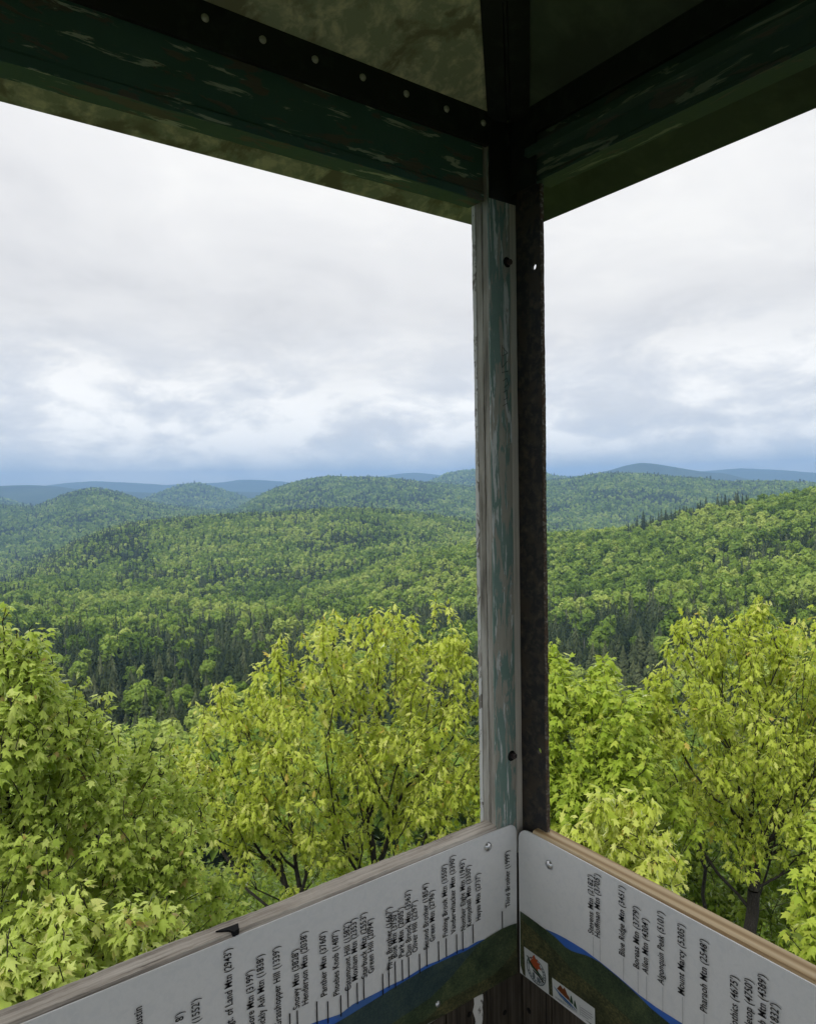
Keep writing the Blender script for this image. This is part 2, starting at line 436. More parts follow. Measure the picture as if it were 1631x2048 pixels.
def layer_tan(pts):
    az, tn = [], []
    for px, py in pts:
        d = ray(px, py); az.append(math.atan2(d[1], d[0])); tn.append(d[2] / math.hypot(d[0], d[1]))
    o = np.argsort(az)
    v = np.interp(az_in, np.array(az)[o], np.array(tn)[o])
    k = np.ones(5) / 5; v2 = np.convolve(np.pad(v, 2, 'edge'), k, 'valid')
    lo, hi = v2[0], v2[-1]
    return np.concatenate([v2, hi + (lo - hi) * np.linspace(0, 1, len(az_out))])


rs_nodes = [0.0, 8.0, 30.0, 60.0, 100.0] + [r for r, _ in LAYERS] + [10600.0, 11500.0]
zn = [np.full(len(AZS), -9.0), np.full(len(AZS), -9.6), np.full(len(AZS), -17.5), np.full(len(AZS), -33.0), np.full(len(AZS), -48.0)]
for r, pts in LAYERS:
    hf = HFOREST if r < 4800 else 0.0
    zn.append(EYE + r * layer_tan(pts) - hf)
zn += [np.full(len(AZS), -150.0), np.full(len(AZS), -220.0)]
ZN = np.array(zn)
TN = np.log1p(np.array(rs_nodes) / 30.0)


def pchip(t, T, Z):
    h = np.diff(T)[:, None]; dlt = np.diff(Z, axis=0) / h
    m = np.zeros_like(Z); s = dlt[:-1] * dlt[1:]
    w1 = 2 * h[1:] + h[:-1]; w2 = h[1:] + 2 * h[:-1]
    with np.errstate(divide='ignore', invalid='ignore'):
        mm = (w1 + w2) / (w1 / dlt[:-1] + w2 / dlt[1:])
    m[1:-1] = np.where(s > 0, mm, 0); m[0] = dlt[0]; m[-1] = dlt[-1]
    i = np.clip(np.searchsorted(T, t) - 1, 0, len(T) - 2)
    hh = T[i + 1] - T[i]; u = ((t - T[i]) / hh)[:, None]; hh = hh[:, None]
    return Z[i] * (1 + 2 * u) * (1 - u) ** 2 + m[i] * hh * u * (1 - u) ** 2 + Z[i + 1] * u * u * (3 - 2 * u) + m[i + 1] * hh * u * u * (u - 1)


RS = np.unique(np.concatenate([np.array([0.0, 4.0, 8.0]), np.geomspace(11, 11500, 190), np.array(rs_nodes[2:])]))
ZG = pchip(np.log1p(RS / 30.0), TN, ZN)
XG, YG = RS[:, None] * np.cos(AZS), RS[:, None] * np.sin(AZS)
amp = np.clip((RS - 60) / 400, 0, 1)[:, None] * np.minimum(RS * 0.004, 30)[:, None]
ZG = ZG + amp * (fbm(XG, YG, 260, 3) - 0.5) * np.where(RS > 4800, 0.3, 1.0)[:, None]
nr, na = ZG.shape
ii, jj = np.meshgrid(np.arange(nr - 1), np.arange(na), indexing='ij')
j2 = (jj + 1) % na
GF = np.stack([ii * na + jj, (ii + 1) * na + jj, (ii + 1) * na + j2, ii * na + j2], -1).reshape(-1, 4)
ground = link('terrain', mesh_np('terrain', np.stack([XG, YG, ZG], -1), GF, smooth=True), M['ground'])
tag(ground, 'wooded ground falling from the summit to the valley and rolling hills', kind='structure')


def ground_z(x, y):
    r = np.hypot(x, y); a = np.arctan2(y, x)
    a = np.mod(a - AZ_LO, 2 * math.pi) + AZ_LO
    fi = np.clip(np.interp(r, RS, np.arange(nr)), 0, nr - 1.001); fj = np.interp(a, np.append(AZS, AZS[0] + 2 * math.pi), np.arange(na + 1))
    i0 = fi.astype(int); j0 = fj.astype(int); u = fi - i0; v = fj - j0; j1 = (j0 + 1) % na; j0 = j0 % na
    return (ZG[i0, j0] * (1 - v) + ZG[i0, j1] * v) * (1 - u) + (ZG[i0 + 1, j0] * (1 - v) + ZG[i0 + 1, j1] * v) * u


# ------------------------------------------------------------------ the lookout cab
C0 = hit(1035, 1780, 1, 0.92051924); CX, CY = C0[0], C0[1]
W = 2.12
X0, Y0 = CX - W, CY - W
cab = empty('lookout_cab', (0, 0, 0))
tag(cab, 'open fire lookout cab with peeling green post, dark steel roof and timber half walls', 'lookout cab')


def part(name, me, mat, parent=None, label=None):
    o = link(name, me, mat, parent or cab)
    if label: o['label'] = label
    return o


floor = part('floor', box_mesh('floor', X0, CX + .03, Y0, CY + .03, -.06, -.03), M['floor_wood'])
for i in range(14):
    a = Y0 + i * (W / 14)
    part('plank', box_mesh('floor_plank', X0, CX, a + .003, a + W / 14 - .003, -.028, 0.0), M['floor_wood'], floor)

SIGN_TOP = EYE - 0.6238
# half walls: vertical boards under the sills
wall_l = part('wall', box_mesh('wall_back_l', X0, CX + .03, CY + .026, CY + .036, -.06, SIGN_TOP - .03), M['plank'])
wall_r = part('wall', box_mesh('wall_back_r', CX + .026, CX + .036, Y0, CY + .026, -.06, SIGN_TOP - .03), M['plank'])
PW = 0.094
for k in range(22):
    x1 = CX - .072 - (k - 1) * PW if k else CX + .02
    x0 = CX - .072 - k * PW
    part('plank', box_mesh('wall_plank', x0 + .0015, x1 - .0015, CY + .0055 + random.uniform(0, .003), CY + .0245, -.02, SIGN_TOP - .032, .002), M['plank'], wall_l)
    part('plank', box_mesh('wall_plank', CX + .0055 + random.uniform(0, .003), CX + .0245, x0 - CX + CY - .002 + .0015, x1 - CX + CY - .002 - .0015 - (.02 if k == 0 else 0), -.02, SIGN_TOP - .032, .002), M['plank'], wall_r)
for (px, py) in ((1009, 2026), (938, 2030)):
    p = hit(px, py, 1, CY + .005); part('nail_hole', disc_dome('nail_hole', (p[0], p[1], p[2]), (0, -1, 0), .005, .0012, 10, 2), M['black'], wall_l)
p = hit(1057, 2022, 0, CX + .005); part('nail_hole', disc_dome('nail_hole', tuple(p), (-1, 0, 0), .0055, .0012, 10, 2), M['black'], wall_r)
# flake of old white paint below the left sign
fl = [(948, 1997), (957, 1992), (965, 1989), (966, 2000), (964, 2015), (966, 2030), (962, 2060), (950, 2062), (951, 2040), (946, 2025), (949, 2010)]
fv = [hit(px, py, 1, CY + .0035) for px, py in fl]
V = [tuple(v) for v in fv] + [(v[0], v[1] + .0016, v[2]) for v in fv]; n_ = len(fv)
part('paint_flake', mesh_py('paint_flake', V, [tuple(range(n_)), tuple(range(2 * n_ - 1, n_ - 1, -1))] + [(i, (i + 1) % n_, n_ + (i + 1) % n_, n_ + i) for i in range(n_)]), M['white_chip'], wall_l)

# sills
st = SIGN_TOP + .004
part('sill', rough_bar('sill_left', [(CY + .0045, st - .030), (CY + .0040, st - .004), (CY + .0060, st), (CY + .032, st + .002), (CY + .038, st - .003), (CY + .038, st - .030)], 'x', X0, CX - .036, 240, .0011, 3),
     M['wood_grey_x'], label='weathered grey wooden sill')
sr = EYE - 0.6304 + .003
part('sill', rough_bar('sill_right', [(CX + .0045, sr - .034), (CX + .0040, sr - .006), (CX + .0075, sr - .001), (CX + .013, sr), (CX + .034, sr), (CX + .0405, sr - .004), (CX + .042, sr - .012), (CX + .042, sr - .034)], 'y', Y0, CY - .0335, 60, .0002, 5),
     M['pine_y'], label='new yellow pine sill')
# black split in the old sill
kn = [hit(x, y, 2, st + .0035 - EYE) for x, y in ((431, 1866), (448, 1858), (466, 1851), (474, 1847), (476, 1856), (467, 1866), (458, 1862), (446, 1864))]
kn = [np.array([*(ray(x, y) * ((st + .004 - EYE) / ray(x, y)[2]))[:2], st + .0035]) for x, y in ((431, 1862), (448, 1856), (466, 1850), (476, 1846), (478, 1857), (468, 1863), (458, 1860), (446, 1861))]
V = [tuple(v) for v in kn] + [(v[0], v[1], v[2] - .01) for v in kn]; n_ = len(kn)
part('split', mesh_py('split', V, [tuple(range(n_ - 1, -1, -1)), tuple(range(n_, 2 * n_))] + [(i, (i + 1) % n_, n_ + (i + 1) % n_, n_ + i) for i in range(n_)]), M['black'], bpy.data.objects['sill'])

# corner post
post = empty('corner_post'); post.parent = cab
ZB, ZT = SIGN_TOP - .06, EYE + .60
YF = CY + .0045
part('casing_board', rough_bar('casing', [(hit(984, 1000, 1, YF)[0], YF), (CX + .0030, YF), (CX + .0030, YF + .004), (hit(984, 1000, 1, YF)[0] + .0005, YF + .004)], 'z', ZB, ZT, 90, .0006, 11), M['paint_post'], post, 'green board with paint worn to pale streaks')
part('edge_strip', rough_bar('edge_strip', [(CX + .0036, YF - .0006), (CX + .0185, YF - .0003), (CX + .0185, YF + .016), (CX + .0036, YF + .016)], 'z', ZB, ZT, 80, .0004, 12), M['wood_beige_z'], post, 'bare beige wood strip')
def xat(px, y): return hit(px, 1000, 1, y)[0]


x_j = xat(984, YF)


def yat(px): return hit(px, 1000, 0, x_j)[1]


def strip(name, a, b, dx, amp, n, seed, mat, label):
    y0, y1 = yat(a), yat(b)
    part(name, rough_bar(name, [(x_j - dx, y0), (CX - .015, y0), (CX - .015, y1), (x_j - dx, y1)], 'z', ZB, ZT, n, amp, seed), mat, post, label)


strip('stop_strip', 982, 971, -.0004, .0006, 150, 13, M['wood_grey_z'], 'weathered grey strip with open grain')
strip('jamb_strip', 970.2, 958.5, .0006, .0007, 170, 14, M['wood_grey_z'], 'weathered grey outer jamb')
strip('painted_edge', 958, 952, .0012, .0005, 190, 15, M['white_chip'], 'outer edge with chipped white paint')


def plate_holes(name, x0, x1, y0, y1, z0, z1, holes, yc, rad):
    """steel plate in the plane x0..x1 with round bolt holes"""
    bm = bmesh.new(); seg = 16
    def quad(a, b, c, d): bm.faces.new([bm.verts.new(p) for p in (a, b, c, d)])
    hw = rad * 2.0
    for x in (x0, x1):
        zs = z0
        for hz_ in holes:
            quad((x, y0, zs), (x, y1, zs), (x, y1, hz_ - hw), (x, y0, hz_ - hw))
            quad((x, y0, hz_ - hw), (x, yc - hw, hz_ - hw), (x, yc - hw, hz_ + hw), (x, y0, hz_ + hw))
            quad((x, yc + hw, hz_ - hw), (x, y1, hz_ - hw), (x, y1, hz_ + hw), (x, yc + hw, hz_ + hw))
            def sq(a):
                c, s = math.cos(a), math.sin(a); m = max(abs(c), abs(s)); return yc + hw * c / m, hz_ + hw * s / m
            for k in range(seg):
                a0, a1 = 2 * math.pi * k / seg, 2 * math.pi * (k + 1) / seg
                s0, s1 = sq(a0), sq(a1)
                quad((x, *s0), (x, *s1), (x, yc + rad * math.cos(a1), hz_ + rad * math.sin(a1)), (x, yc + rad * math.cos(a0), hz_ + rad * math.sin(a0)))
                if x == x0:
                    quad((x0, yc + rad * math.cos(a0), hz_ + rad * math.sin(a0)), (x0, yc + rad * math.cos(a1), hz_ + rad * math.sin(a1)), (x1, yc + rad * math.cos(a1), hz_ + rad * math.sin(a1)), (x1, yc + rad * math.cos(a0), hz_ + rad * math.sin(a0)))
            zs = hz_ + hw
        quad((x, y0, zs), (x, y1, zs), (x, y1, z1), (x, y0, z1))
    quad((x0, y0, z0), (x1, y0, z0), (x1, y0, z1), (x0, y0, z1)); quad((x0, y1, z0), (x1, y1, z0), (x1, y1, z1), (x0, y1, z1))
    bmesh.ops.remove_doubles(bm, verts=bm.verts, dist=1e-5); bmesh.ops.recalc_face_normals(bm, faces=bm.faces)
    me = bpy.data.meshes.new(name); bm.to_mesh(me); bm.free(); return me


XP = CX + .0195
yE = hit(1086, 1000, 0, XP)[1]
hA, hB = hit(1067, 533, 0, XP), hit(1072, 1500, 0, XP)
part('steel_angle', plate_holes('steel_angle', XP, XP + .006, yE, YF + .05, sr - .06, EYE + .60, [hB[2], hA[2]], hA[1], .0055), M['steel'], post, 'dark steel angle with bolt holes')
part('rusty_edge', rough_bar('rusty_edge', [(XP - .0006, yE - .0014), (XP + .0066, yE - .0014), (XP + .0066, yE - .0002), (XP - .0006, yE + .001)], 'z', sr + .0005, EYE + .55, 260, .0005, 17), M['rust'], post)
for (px, py, rr) in ((1014, 524, .0068), (1023, 1512, .0075)):
    q = hit(px, py, 1, YF - .0008)
    hole = part('bolt_hole', disc_dome('bolt_hole', (q[0], YF - .0003, q[2]), (0, -1, 0), rr * 1.35, .0009, 16, 2), M['black'], post)
    V, F = [], []
    for k in range(6):
        a = k * math.pi / 3 + .3
        for yy in (YF + .002, YF - .0065): V.append((q[0] + .003 + rr * .8 * math.cos(a), yy, q[2] + rr * .8 * math.sin(a)))
    F = [(2 * k, 2 * k + 1, (2 * k + 3) % 12, (2 * k + 2) % 12) for k in range(6)] + [tuple(2 * k + 1 for k in range(6))]
    part('hex_bolt', bevel(mesh_py('hex_bolt', V, F), .0007, 1), M['bolt_rust'], post)
# scratches carved in the green paint
for pts in ([(1004, 690), (1004, 712), (1015, 706), (1004, 694)], [(1005, 712), (1004, 735), (1014, 722)], [(1003, 745), (1016, 742)], [(1005, 762), (1013, 756), (1016, 768), (1008, 775)], [(1006, 785), (1013, 780), (1015, 795), (1007, 800)], [(1005, 812), (1014, 806), (1016, 826)]):
    P_ = [hit(x, y, 1, YF - .0011) for x, y in pts]; V, F = [], []
    for a, b in zip(P_, P_[1:]):
        d = (b - a) / max(np.linalg.norm(b - a), 1e-6); nrm = np.array([d[2], 0, -d[0]]) * .0005; i0 = len(V)
        V += [a + nrm, a - nrm, b - nrm, b + nrm]; F.append((i0, i0 + 1, i0 + 2, i0 + 3))
    part('scratch', mesh_py('scratch', V, F), M['steel'], post)

# head beams, riveted flange, gusset
zB, zF0, zF1 = EYE + .488, EYE + .580, EYE + .6375
head_l = part('head_beam', rough_bar('head_left', [(CY + .012, zB), (CY + .012, EYE + .60), (CY + .05, EYE + .60), (CY + .05, zB)], 'x', X0, CX - .052, 130, .0008, 21), M['paint_beam_x'], label='dark green beam with flaking paint')
part('bead', rough_bar('bead', [(CY + .0095, zB - .001), (CY + .0095, zB + .012), (CY + .0115, zB + .016), (CY + .0118, zB - .001)], 'x', X0, CX - .052, 130, .0008, 22), M['paint_beam_x'], head_l)
fl_l = part('flange', box_mesh('flange_left', X0, CX - .002, CY + .002, CY + .0105, zF0, zF1, .001), M['flange'])
for k in range(-6, 10):
    x = CX - .545 + k * .0812
    if x < CX - .02 and x > X0 + .03:
        part('rivet', disc_dome('rivet', (x, CY + .002, EYE + .615), (0, -1, 0), .0055, .004, 12, 3), M['rivet'], fl_l)
head_r = part('head_beam', rough_bar('head_right', [(CX + .012, EYE + .512), (CX + .012, EYE + .60), (CX + .05, EYE + .60), (CX + .05, EYE + .512)], 'y', Y0, CY - .05, 110, .0004, 23), M['paint_beam_y'], label='dark painted beam with a pale scuffed bead')
part('bead', rough_bar('bead_r', [(CX - .008, EYE + .553), (CX - .006, EYE + .567), (CX + .0118, EYE + .569), (CX + .0118, EYE + .551)], 'y', Y0, CY - .045, 110, .0006, 24), M['paint_beam_y'], head_r)
part('bead', rough_bar('bead_r', [(CX + .0095, EYE + .511), (CX + .0095, EYE + .517), (CX + .0118, EYE + .519), (CX + .0118, EYE + .5115)], 'y', Y0, CY - .05, 110, .0004, 25), M['paint_beam_y'], head_r)
part('flange', box_mesh('flange_right', CX + .002, CX + .0105, Y0, CY - .002, zF0 + .01, zF1, .001), M['flange'])
part('gusset', box_mesh('gusset', CX - .046, CX + .019, CY + .0005, CY + .0040, EYE + .492, EYE + .60, .001), M['flange'], post)
part('gusset', box_mesh('gusset', CX + .001, CX + .0040, CY - .062, CY + .0002, EYE + .505, EYE + .60, .001), M['flange'], post)
part('leak_filler', box_mesh('leak_filler', CX - .004, CX + .034, CY - .004, CY + .034, EYE + .55, EYE + .628), M['flange'], post)  # added filler that stops light leaking between the flange ends
part('head_beam', box_mesh('head_rear', X0 - .05, X0 - .012, Y0, CY, EYE + .5, EYE + .6), M['paint_beam_y'])
part('head_beam', box_mesh('head_rear', X0, CX, Y0 - .05, Y0 - .012, EYE + .5, EYE + .6), M['paint_beam_x'])
for (x, y) in ((X0, Y0), (X0, CY), (CX, Y0)):
    part('corner_post', box_mesh('rear_post', x - .04, x + .03, y - .04, y + .03, 0, EYE + .6), M['wood_grey_z'])

# hip roof sheets: thin trapezoids from the eaves to the apex
SL, EV = 0.45, 0.219
AX, AY = CX - W / 2, CY - W / 2
zE = EYE + .6385 - SL * EV; zA = EYE + .6385 + SL * W / 2
ex0, ex1, ey0, ey1 = X0 - EV, CX + EV, Y0 - EV, CY + EV


def sheet(a, b, mat, label=None):
    top = (AX, AY, zA); g = .004
    V = [(*a, zE), (*b, zE), top, (*a, zE + g), (*b, zE + g), (AX, AY, zA + g)]
    return part('roof_sheet', mesh_py('roof_sheet', V, [(0, 1, 2), (5, 4, 3), (0, 3, 4, 1), (1, 4, 5, 2), (2, 5, 3, 0)]), mat, None, label)


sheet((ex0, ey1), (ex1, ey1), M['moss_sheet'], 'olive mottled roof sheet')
sheet((ex1, ey1), (ex1, ey0), M['dark_sheet'], 'dark green roof sheet')
sheet((ex1, ey0), (ex0, ey0), M['dark_sheet']); sheet((ex0, ey0), (ex0, ey1), M['dark_sheet'])
# hip rafter: a dark steel angle under the corner seam
dv = Vector((-1, -1, SL)).normalized()
side = Vector((1, -1, 0)).normalized(); dn = side.cross(dv).normalized()
if dn.z > 0: dn = -dn
p0 = Vector((CX - .012, CY - .012, EYE + .6385 + SL * .012)) + dn * .004
for nm, off, wd in (('hip_rafter', 0.0, 0.033), ):
    V = []
    for t in (0.0, 1.38):
        b0 = p0 + dv * t
        for s_, d_ in ((-.036, .0), (-.0355, .012), (-.004, .022), (-.002, .018), (.002, .018), (.004, .022), (.0355, .012), (.036, .0)):
            V.append(b0 + side * s_ + dn * d_)
    F = [(i, (i + 1) % 8, 8 + (i + 1) % 8, 8 + i) for i in range(8)] + [tuple(range(8)), tuple(range(15, 7, -1))]
    part('hip_rafter', mesh_py('hip_rafter', V, F), M['flange'])
# legs of the tower under the cab
for (x, y) in ((X0, Y0), (X0, CY), (CX, Y0), (CX, CY)):
    dx, dy = (x - AX) * .5, (y - AY) * .5
    V = [(x + a + dx * k, y + b + dy * k, z) for k, z in ((1, -9.3), (0, -.06)) for a, b in ((-.04, -.04), (.04, -.04), (.04, .04), (-.04, .04))]
    part('tower_leg', mesh_py('tower_leg', V, [(0, 1, 5, 4), (1, 2, 6, 5), (2, 3, 7, 6), (3, 0, 4, 7)]), M['steel'])

# ------------------------------------------------------------------ panorama signs


def on_left(px, py, off=0.0):
    v = hit(px, py, 1, CY); return np.array([v[0], CY - off, v[2]])


def on_right(px, py, off=0.0):
    v = hit(px, py, 0, CX); return np.array([CX - off, v[1], v[2]])


def slab(name, pts, n, thick, mat, parent, bev=0):
    n = np.array(n, float); k = len(pts)
    V = [tuple(p) for p in pts] + [tuple(p - n * thick) for p in pts]
    me = mesh_py(name, V, [tuple(range(k)), tuple(range(2 * k - 1, k - 1, -1))] + [(i, (i + 1) % k, k + (i + 1) % k, k + i) for i in range(k)])
    bm = bmesh.new(); bm.from_mesh(me); bmesh.ops.recalc_face_normals(bm, faces=bm.faces)
    bmesh.ops.triangulate(bm, faces=[f for f in bm.faces if len(f.verts) > 4]); bm.to_mesh(me); bm.free()
    return part(name, me, mat, parent)


def rounded(x0, x1, z0, z1, r, seg=6):
    out = []; q = .0008
    for cx_, cz_, a0, r in ((x1 - r, z1 - r, 0, r), (x0 + r, z1 - r, 90, r), (x0 + q, z0 + q, 180, q), (x1 - q, z0 + q, 270, q)):
        for i in range(seg + 1):
            a = math.radians(a0 + 90 * i / seg); out.append((cx_ + r * math.cos(a), cz_ + r * math.sin(a)))
    return out


SB = EYE - .9052
SIGN_LEN = 1.75


def sign(name, left, label):
    root = empty(name); tag(root, label, 'sign')
    if left: pts = [np.array([CX - .0012 - a - (.0035 if z < SB + .14 else 0) * 1, CY, z]) for a, z in rounded(0, SIGN_LEN, SB, SIGN_TOP, .019) if True]; n = (0, -1, 0)
    else: pts = [np.array([CX, CY - .0030 - a, z]) for a, z in rounded(0, SIGN_LEN, SB, EYE - .6304, .024)]; n = (-1, 0, 0)
    slab('panel', pts, n, .0024, M['sign'], root)
    return root


sign_l = sign('panorama_sign', True, 'white panorama board under the weathered grey sill, naming Third Brother')
sign_r = sign('panorama_sign', False, 'white panorama board under the new pine sill, with two stickers')


def poly(root, left, name, pts, off, mat):
    f = on_left if left else on_right
    P = [f(x, y, off) for x, y in pts]
    zlo = SB + .0008
    e1 = CX - .0012 - .0035 - .0004 if left else CY - .0034
    P = [np.array([min(p[0], e1) if left else p[0], p[1] if left else min(p[1], e1), max(p[2], zlo)]) for p in P]
    V = [tuple(p) for p in P]; me = mesh_py(name, V, [tuple(range(len(V)))])
    bm = bmesh.new(); bm.from_mesh(me); bmesh.ops.triangulate(bm, faces=bm.faces); bm.to_mesh(me); bm.free()
    return part(name, me, mat, root)


# printed hills, left board (outlines run well past the frame)
ridge_l = [(400, 2150), (520, 2092), (629, 2045), (679, 2029), (705, 2009), (752, 1986), (780, 1971), (808, 1958), (851, 1931), (875, 1922), (897, 1911), (915, 1901), (934, 1895), (952, 1884), (967, 1879)]
poly(sign_l, True, 'printed_blue_ridge', ridge_l + [(975, 1885), (930, 1930), (800, 1998), (600, 2110)], .0005, M['blue'])
far_l = [(560, 2110), (640, 2060), (669, 2047), (692, 2034), (752, 1997), (800, 1967), (841, 1943), (860, 1933), (877, 1925), (905, 1912), (930, 1902), (950, 1890), (966, 1880)]
poly(sign_l, True, 'printed_far_hill', far_l + [(984, 1900), (960, 1985), (700, 2110)], .0009, M['print_far'])
mid_l = [(720, 2098), (770, 2055), (820, 2022), (860, 1995), (880, 1975), (900, 1955), (925, 1925), (945, 1902), (967, 1879), (984, 1868), (1003, 1857), (1020, 1850), (1036, 1844), (1036, 1895), (1036, 1940), (1036, 1975), (1000, 1985), (975, 1990), (940, 2006), (900, 2024), (840, 2054), (760, 2098)]
poly(sign_l, True, 'printed_wooded_hill', mid_l, .0013, M['print_mid'])
near_l = [(760, 2095), (800, 2062), (850, 2040), (890, 2000), (920, 1985), (950, 1968), (985, 1950), (1005, 1930), (1022, 1908), (1036, 1890), (1036, 1940), (1036, 1975), (1000, 1985), (950, 2005), (900, 2024), (840, 2055)]
poly(sign_l, True, 'printed_trees', near_l, .0017, M['print_near'])
# right board
poly(sign_r, False, 'printed_blue_ridge', [(1090, 1858), (1113, 1868), (1132, 1878), (1165, 1898), (1200, 1924), (1233, 1951), (1278, 1990), (1312, 2015), (1365, 2048), (1440, 2105), (1360, 2105), (1200, 1960)], .0005, M['blue'])
hill_r = [(1040, 1822), (1060, 1836), (1080, 1851), (1095, 1862), (1112, 1876), (1130, 1894), (1143, 1902), (1158, 1907), (1170, 1910), (1186, 1917), (1200, 1925), (1218, 1940), (1234, 1953), (1258, 1974), (1279, 1994), (1300, 2015), (1320, 2032), (1345, 2052), (1420, 2110), (1250, 2110), (1160, 2030), (1098, 1988), (1060, 1962), (1046, 1948), (1041, 1930)]
poly(sign_r, False, 'printed_wooded_hill', hill_r, .0009, M['print_mid'])
poly(sign_r, False, 'printed_trees', [(1042, 1838), (1070, 1862), (1110, 1900), (1150, 1945), (1200, 1985), (1260, 2040), (1330, 2100), (1250, 2110), (1160, 2030), (1098, 1988), (1060, 1962), (1046, 1948)], .0013, M['print_near'])


def lettering(root, left, text, start, end, cut=None):
    """vertical name, reading upwards, from its first to its last letter"""
    cu = bpy.data.curves.new('lettering', 'FONT'); cu.body = text; cu.size = 1.0; cu.space_character = 1.06; cu.offset = 0.014
    tmp = bpy.data.objects.new('lettering', cu); COL.objects.link(tmp)
    dg = bpy.context.evaluated_depsgraph_get(); me = bpy.data.meshes.new_from_object(tmp.evaluated_get(dg))
    bpy.data.objects.remove(tmp); bpy.data.curves.remove(cu)
    n = len(me.vertices); co = np.empty(n * 3, dtype=np.float32); me.vertices.foreach_get('co', co); co = co.reshape(-1, 3)
    wdt = co[:, 0].max() - co[:, 0].min(); co[:, 0] -= co[:, 0].min()
    f = on_left if left else on_right
    e = f(*end, .0021)
    hgt = .0110
    s = (e[2] - f(*start, .0021)[2]) / wdt if start else LET_S
    s_y = hgt / 0.72
    out = np.empty_like(co)
    z = e[2] - wdt * s + co[:, 0] * s
    a = (co[:, 1] - .36) * s_y
    if left: out[:, 0] = e[0] - a; out[:, 1] = e[1]
    else: out[:, 1] = e[1] + a; out[:, 0] = e[0]
    out[:, 2] = z
    me.vertices.foreach_set('co', out.ravel()); me.update()
    o = part('lettering', me, M['ink'], root)
    return s


LET_S = 0.0105
LEFT = [("Third Brother (1999')", (1004, 1819), (1012, 1702), (1002.5, 1822, 1857)),
        ("Hayes Mtn (2737')", (945.5, 1845), (953, 1747), (944, 1848, 1886)),
        ("Kempshall Mtn (3350')", (924.6, 1858), (934, 1731), (923.5, 1862, 1901)),
        ("Number Eight Mtn (1943')", (912.4, 1866), (922, 1719), (911.3, 1868, 1907)),
        ("Vanderwhacker Mtn (3390')", (891.5, 1873), (902, 1711), (890.5, 1876, 1914)),
        ("Fishing Brook Mtn (3550')", (876, 1879), (886, 1729), (875.2, 1882, 1923)),
        ("Green Mtn (2796')", (852.8, 1887), (861, 1781), (851.6, 1890, 1933)),
        ("Second Brother (1854')", (838, 1904), (848, 1767), (837.3, 1907, 1947)),
        ("Oliver Hill (2297')", (817, 1909), (826, 1802), (815.6, 1913, 1955)),
        ("Dun Brook Mtn (3563')", (803.8, 1917), (813, 1781), (802.7, 1919, 1962)),
        ("Park Mtn (2005')", (790, 1919), (799, 1815), (788.5, 1922, 1977)),
        ("Blue Mtn (3750')", (776.6, 1920.5), (785, 1823), (775.6, 1926, 1975)),
        ("First Brother (1667')", (764.4, 1944), (775, 1815), (763.6, 1947, 1990)),
        ("Green Hill (2094')", (727, 1952), (738, 1838), (725.6, 1955, 1999)),
        ("Starbuck Mtn (2553')", (713.7, 1962), (724, 1826), (712.6, 1965, 2008)),
        ("Moxham Mtn (2353')", (694.8, 1967), (705, 1837), (694, 1971, 2015)),
        ("Catamount Hill (1582')", (680.6, 1987), (691, 1845), (679.8, 1990, 2033)),
        ("Phoebes Knob (1487')", (655, 1998), (668, 1862), (654, 2002, 2046)),
        ("Panther Mtn (3760')", (632.6, 1998), (643, 1864), (632, 2002, 2052)),
        ("Henderson Mtn (2038')", (593.5, 2016), (605, 1864), (593, 2020, 2075)),
        ("Snowy Mtn (3828')", (579, 2023), (588, 1899), (578, 2026, 2080)),
        ("Grasshopper Hill (1339')", None, (550, 1894), None),
        ("Prickly Ash Mtn (1838')", None, (518, 1910), None),
        ("Gore Mtn (3199')", None, (497, 1941), None),
        ("Hgt. of Land Mtn (2943')", None, (453, 1898), None),
        ("(1552')", None, (389, 1998), None),
        ("8')", None, (357, 2025), None),
        ("Mt Austin", None, (274, 2014), None)]
RIGHT = [("Stevens Mtn (2182')", (1185, 1868.5), (1181, 1749), (1187, 1874, 1912)),
         ("Hoffman Mtn (3705')", (1199, 1876), (1194, 1747), (1200.5, 1880, 1922)),
         ("Blue Ridge Mtn (3451')", (1247, 1912), (1243, 1771), (1247.5, 1916, 1960)),
         ("Boreas Mtn (3779')", (1276, 1937), (1272, 1812), (1276.5, 1942, 1986)),
         ("Allen Mtn (4304')", (1294.6, 1948), (1290, 1836), (1293.5, 1952, 2000)),
         ("Algonquin Peak (5101')", (1325, 1969), (1321, 1822), (1326, 1974, 2024)),
         ("Mount Marcy (5305')", (1365, 1989), (1362, 1847), (1365.5, 1994, 2046)),
         ("Pharaoh Mtn (2548')", (1408, 2023), (1407, 1878), (1408.5, 2028, 2080)),
         ("Gothics (4675')", None, (1468, 1951), None),
         ("Nippletop (4750')", None, (1497, 1957), None),
         ("Macomb Mtn (4389')", None, (1524, 1948), None),
         ("(1832')", None, (1549, 2006), None)]
for root, left, rows in ((sign_l, True, LEFT), (sign_r, False, RIGHT)):
    f = on_left if left else on_right; ss = []
    for txt, a, b, tick in rows:
        if not a and ss: LET_S = sum(ss) / len(ss)
        s = lettering(root, left, txt, a, b)
        if a: ss.append(s)
        if tick:
            p, q = f(tick[0], tick[1], .0019), f(tick[0], tick[2], .0019)
            hw = .00105 if left else .00035
            if left: V = [(p[0] - hw, p[1], p[2]), (p[0] + hw, p[1], p[2]), (p[0] + hw, p[1], q[2]), (p[0] - hw, p[1], q[2])]
            else: V = [(p[0], p[1] - hw, p[2]), (p[0], p[1] + hw, p[2]), (p[0], p[1] + hw, q[2]), (p[0], p[1] - hw, q[2])]
            part('pointer_line', mesh_py('pointer_line', V, [(0, 1, 2, 3)]), M['ink'] if left else M['ink_grey'], root)
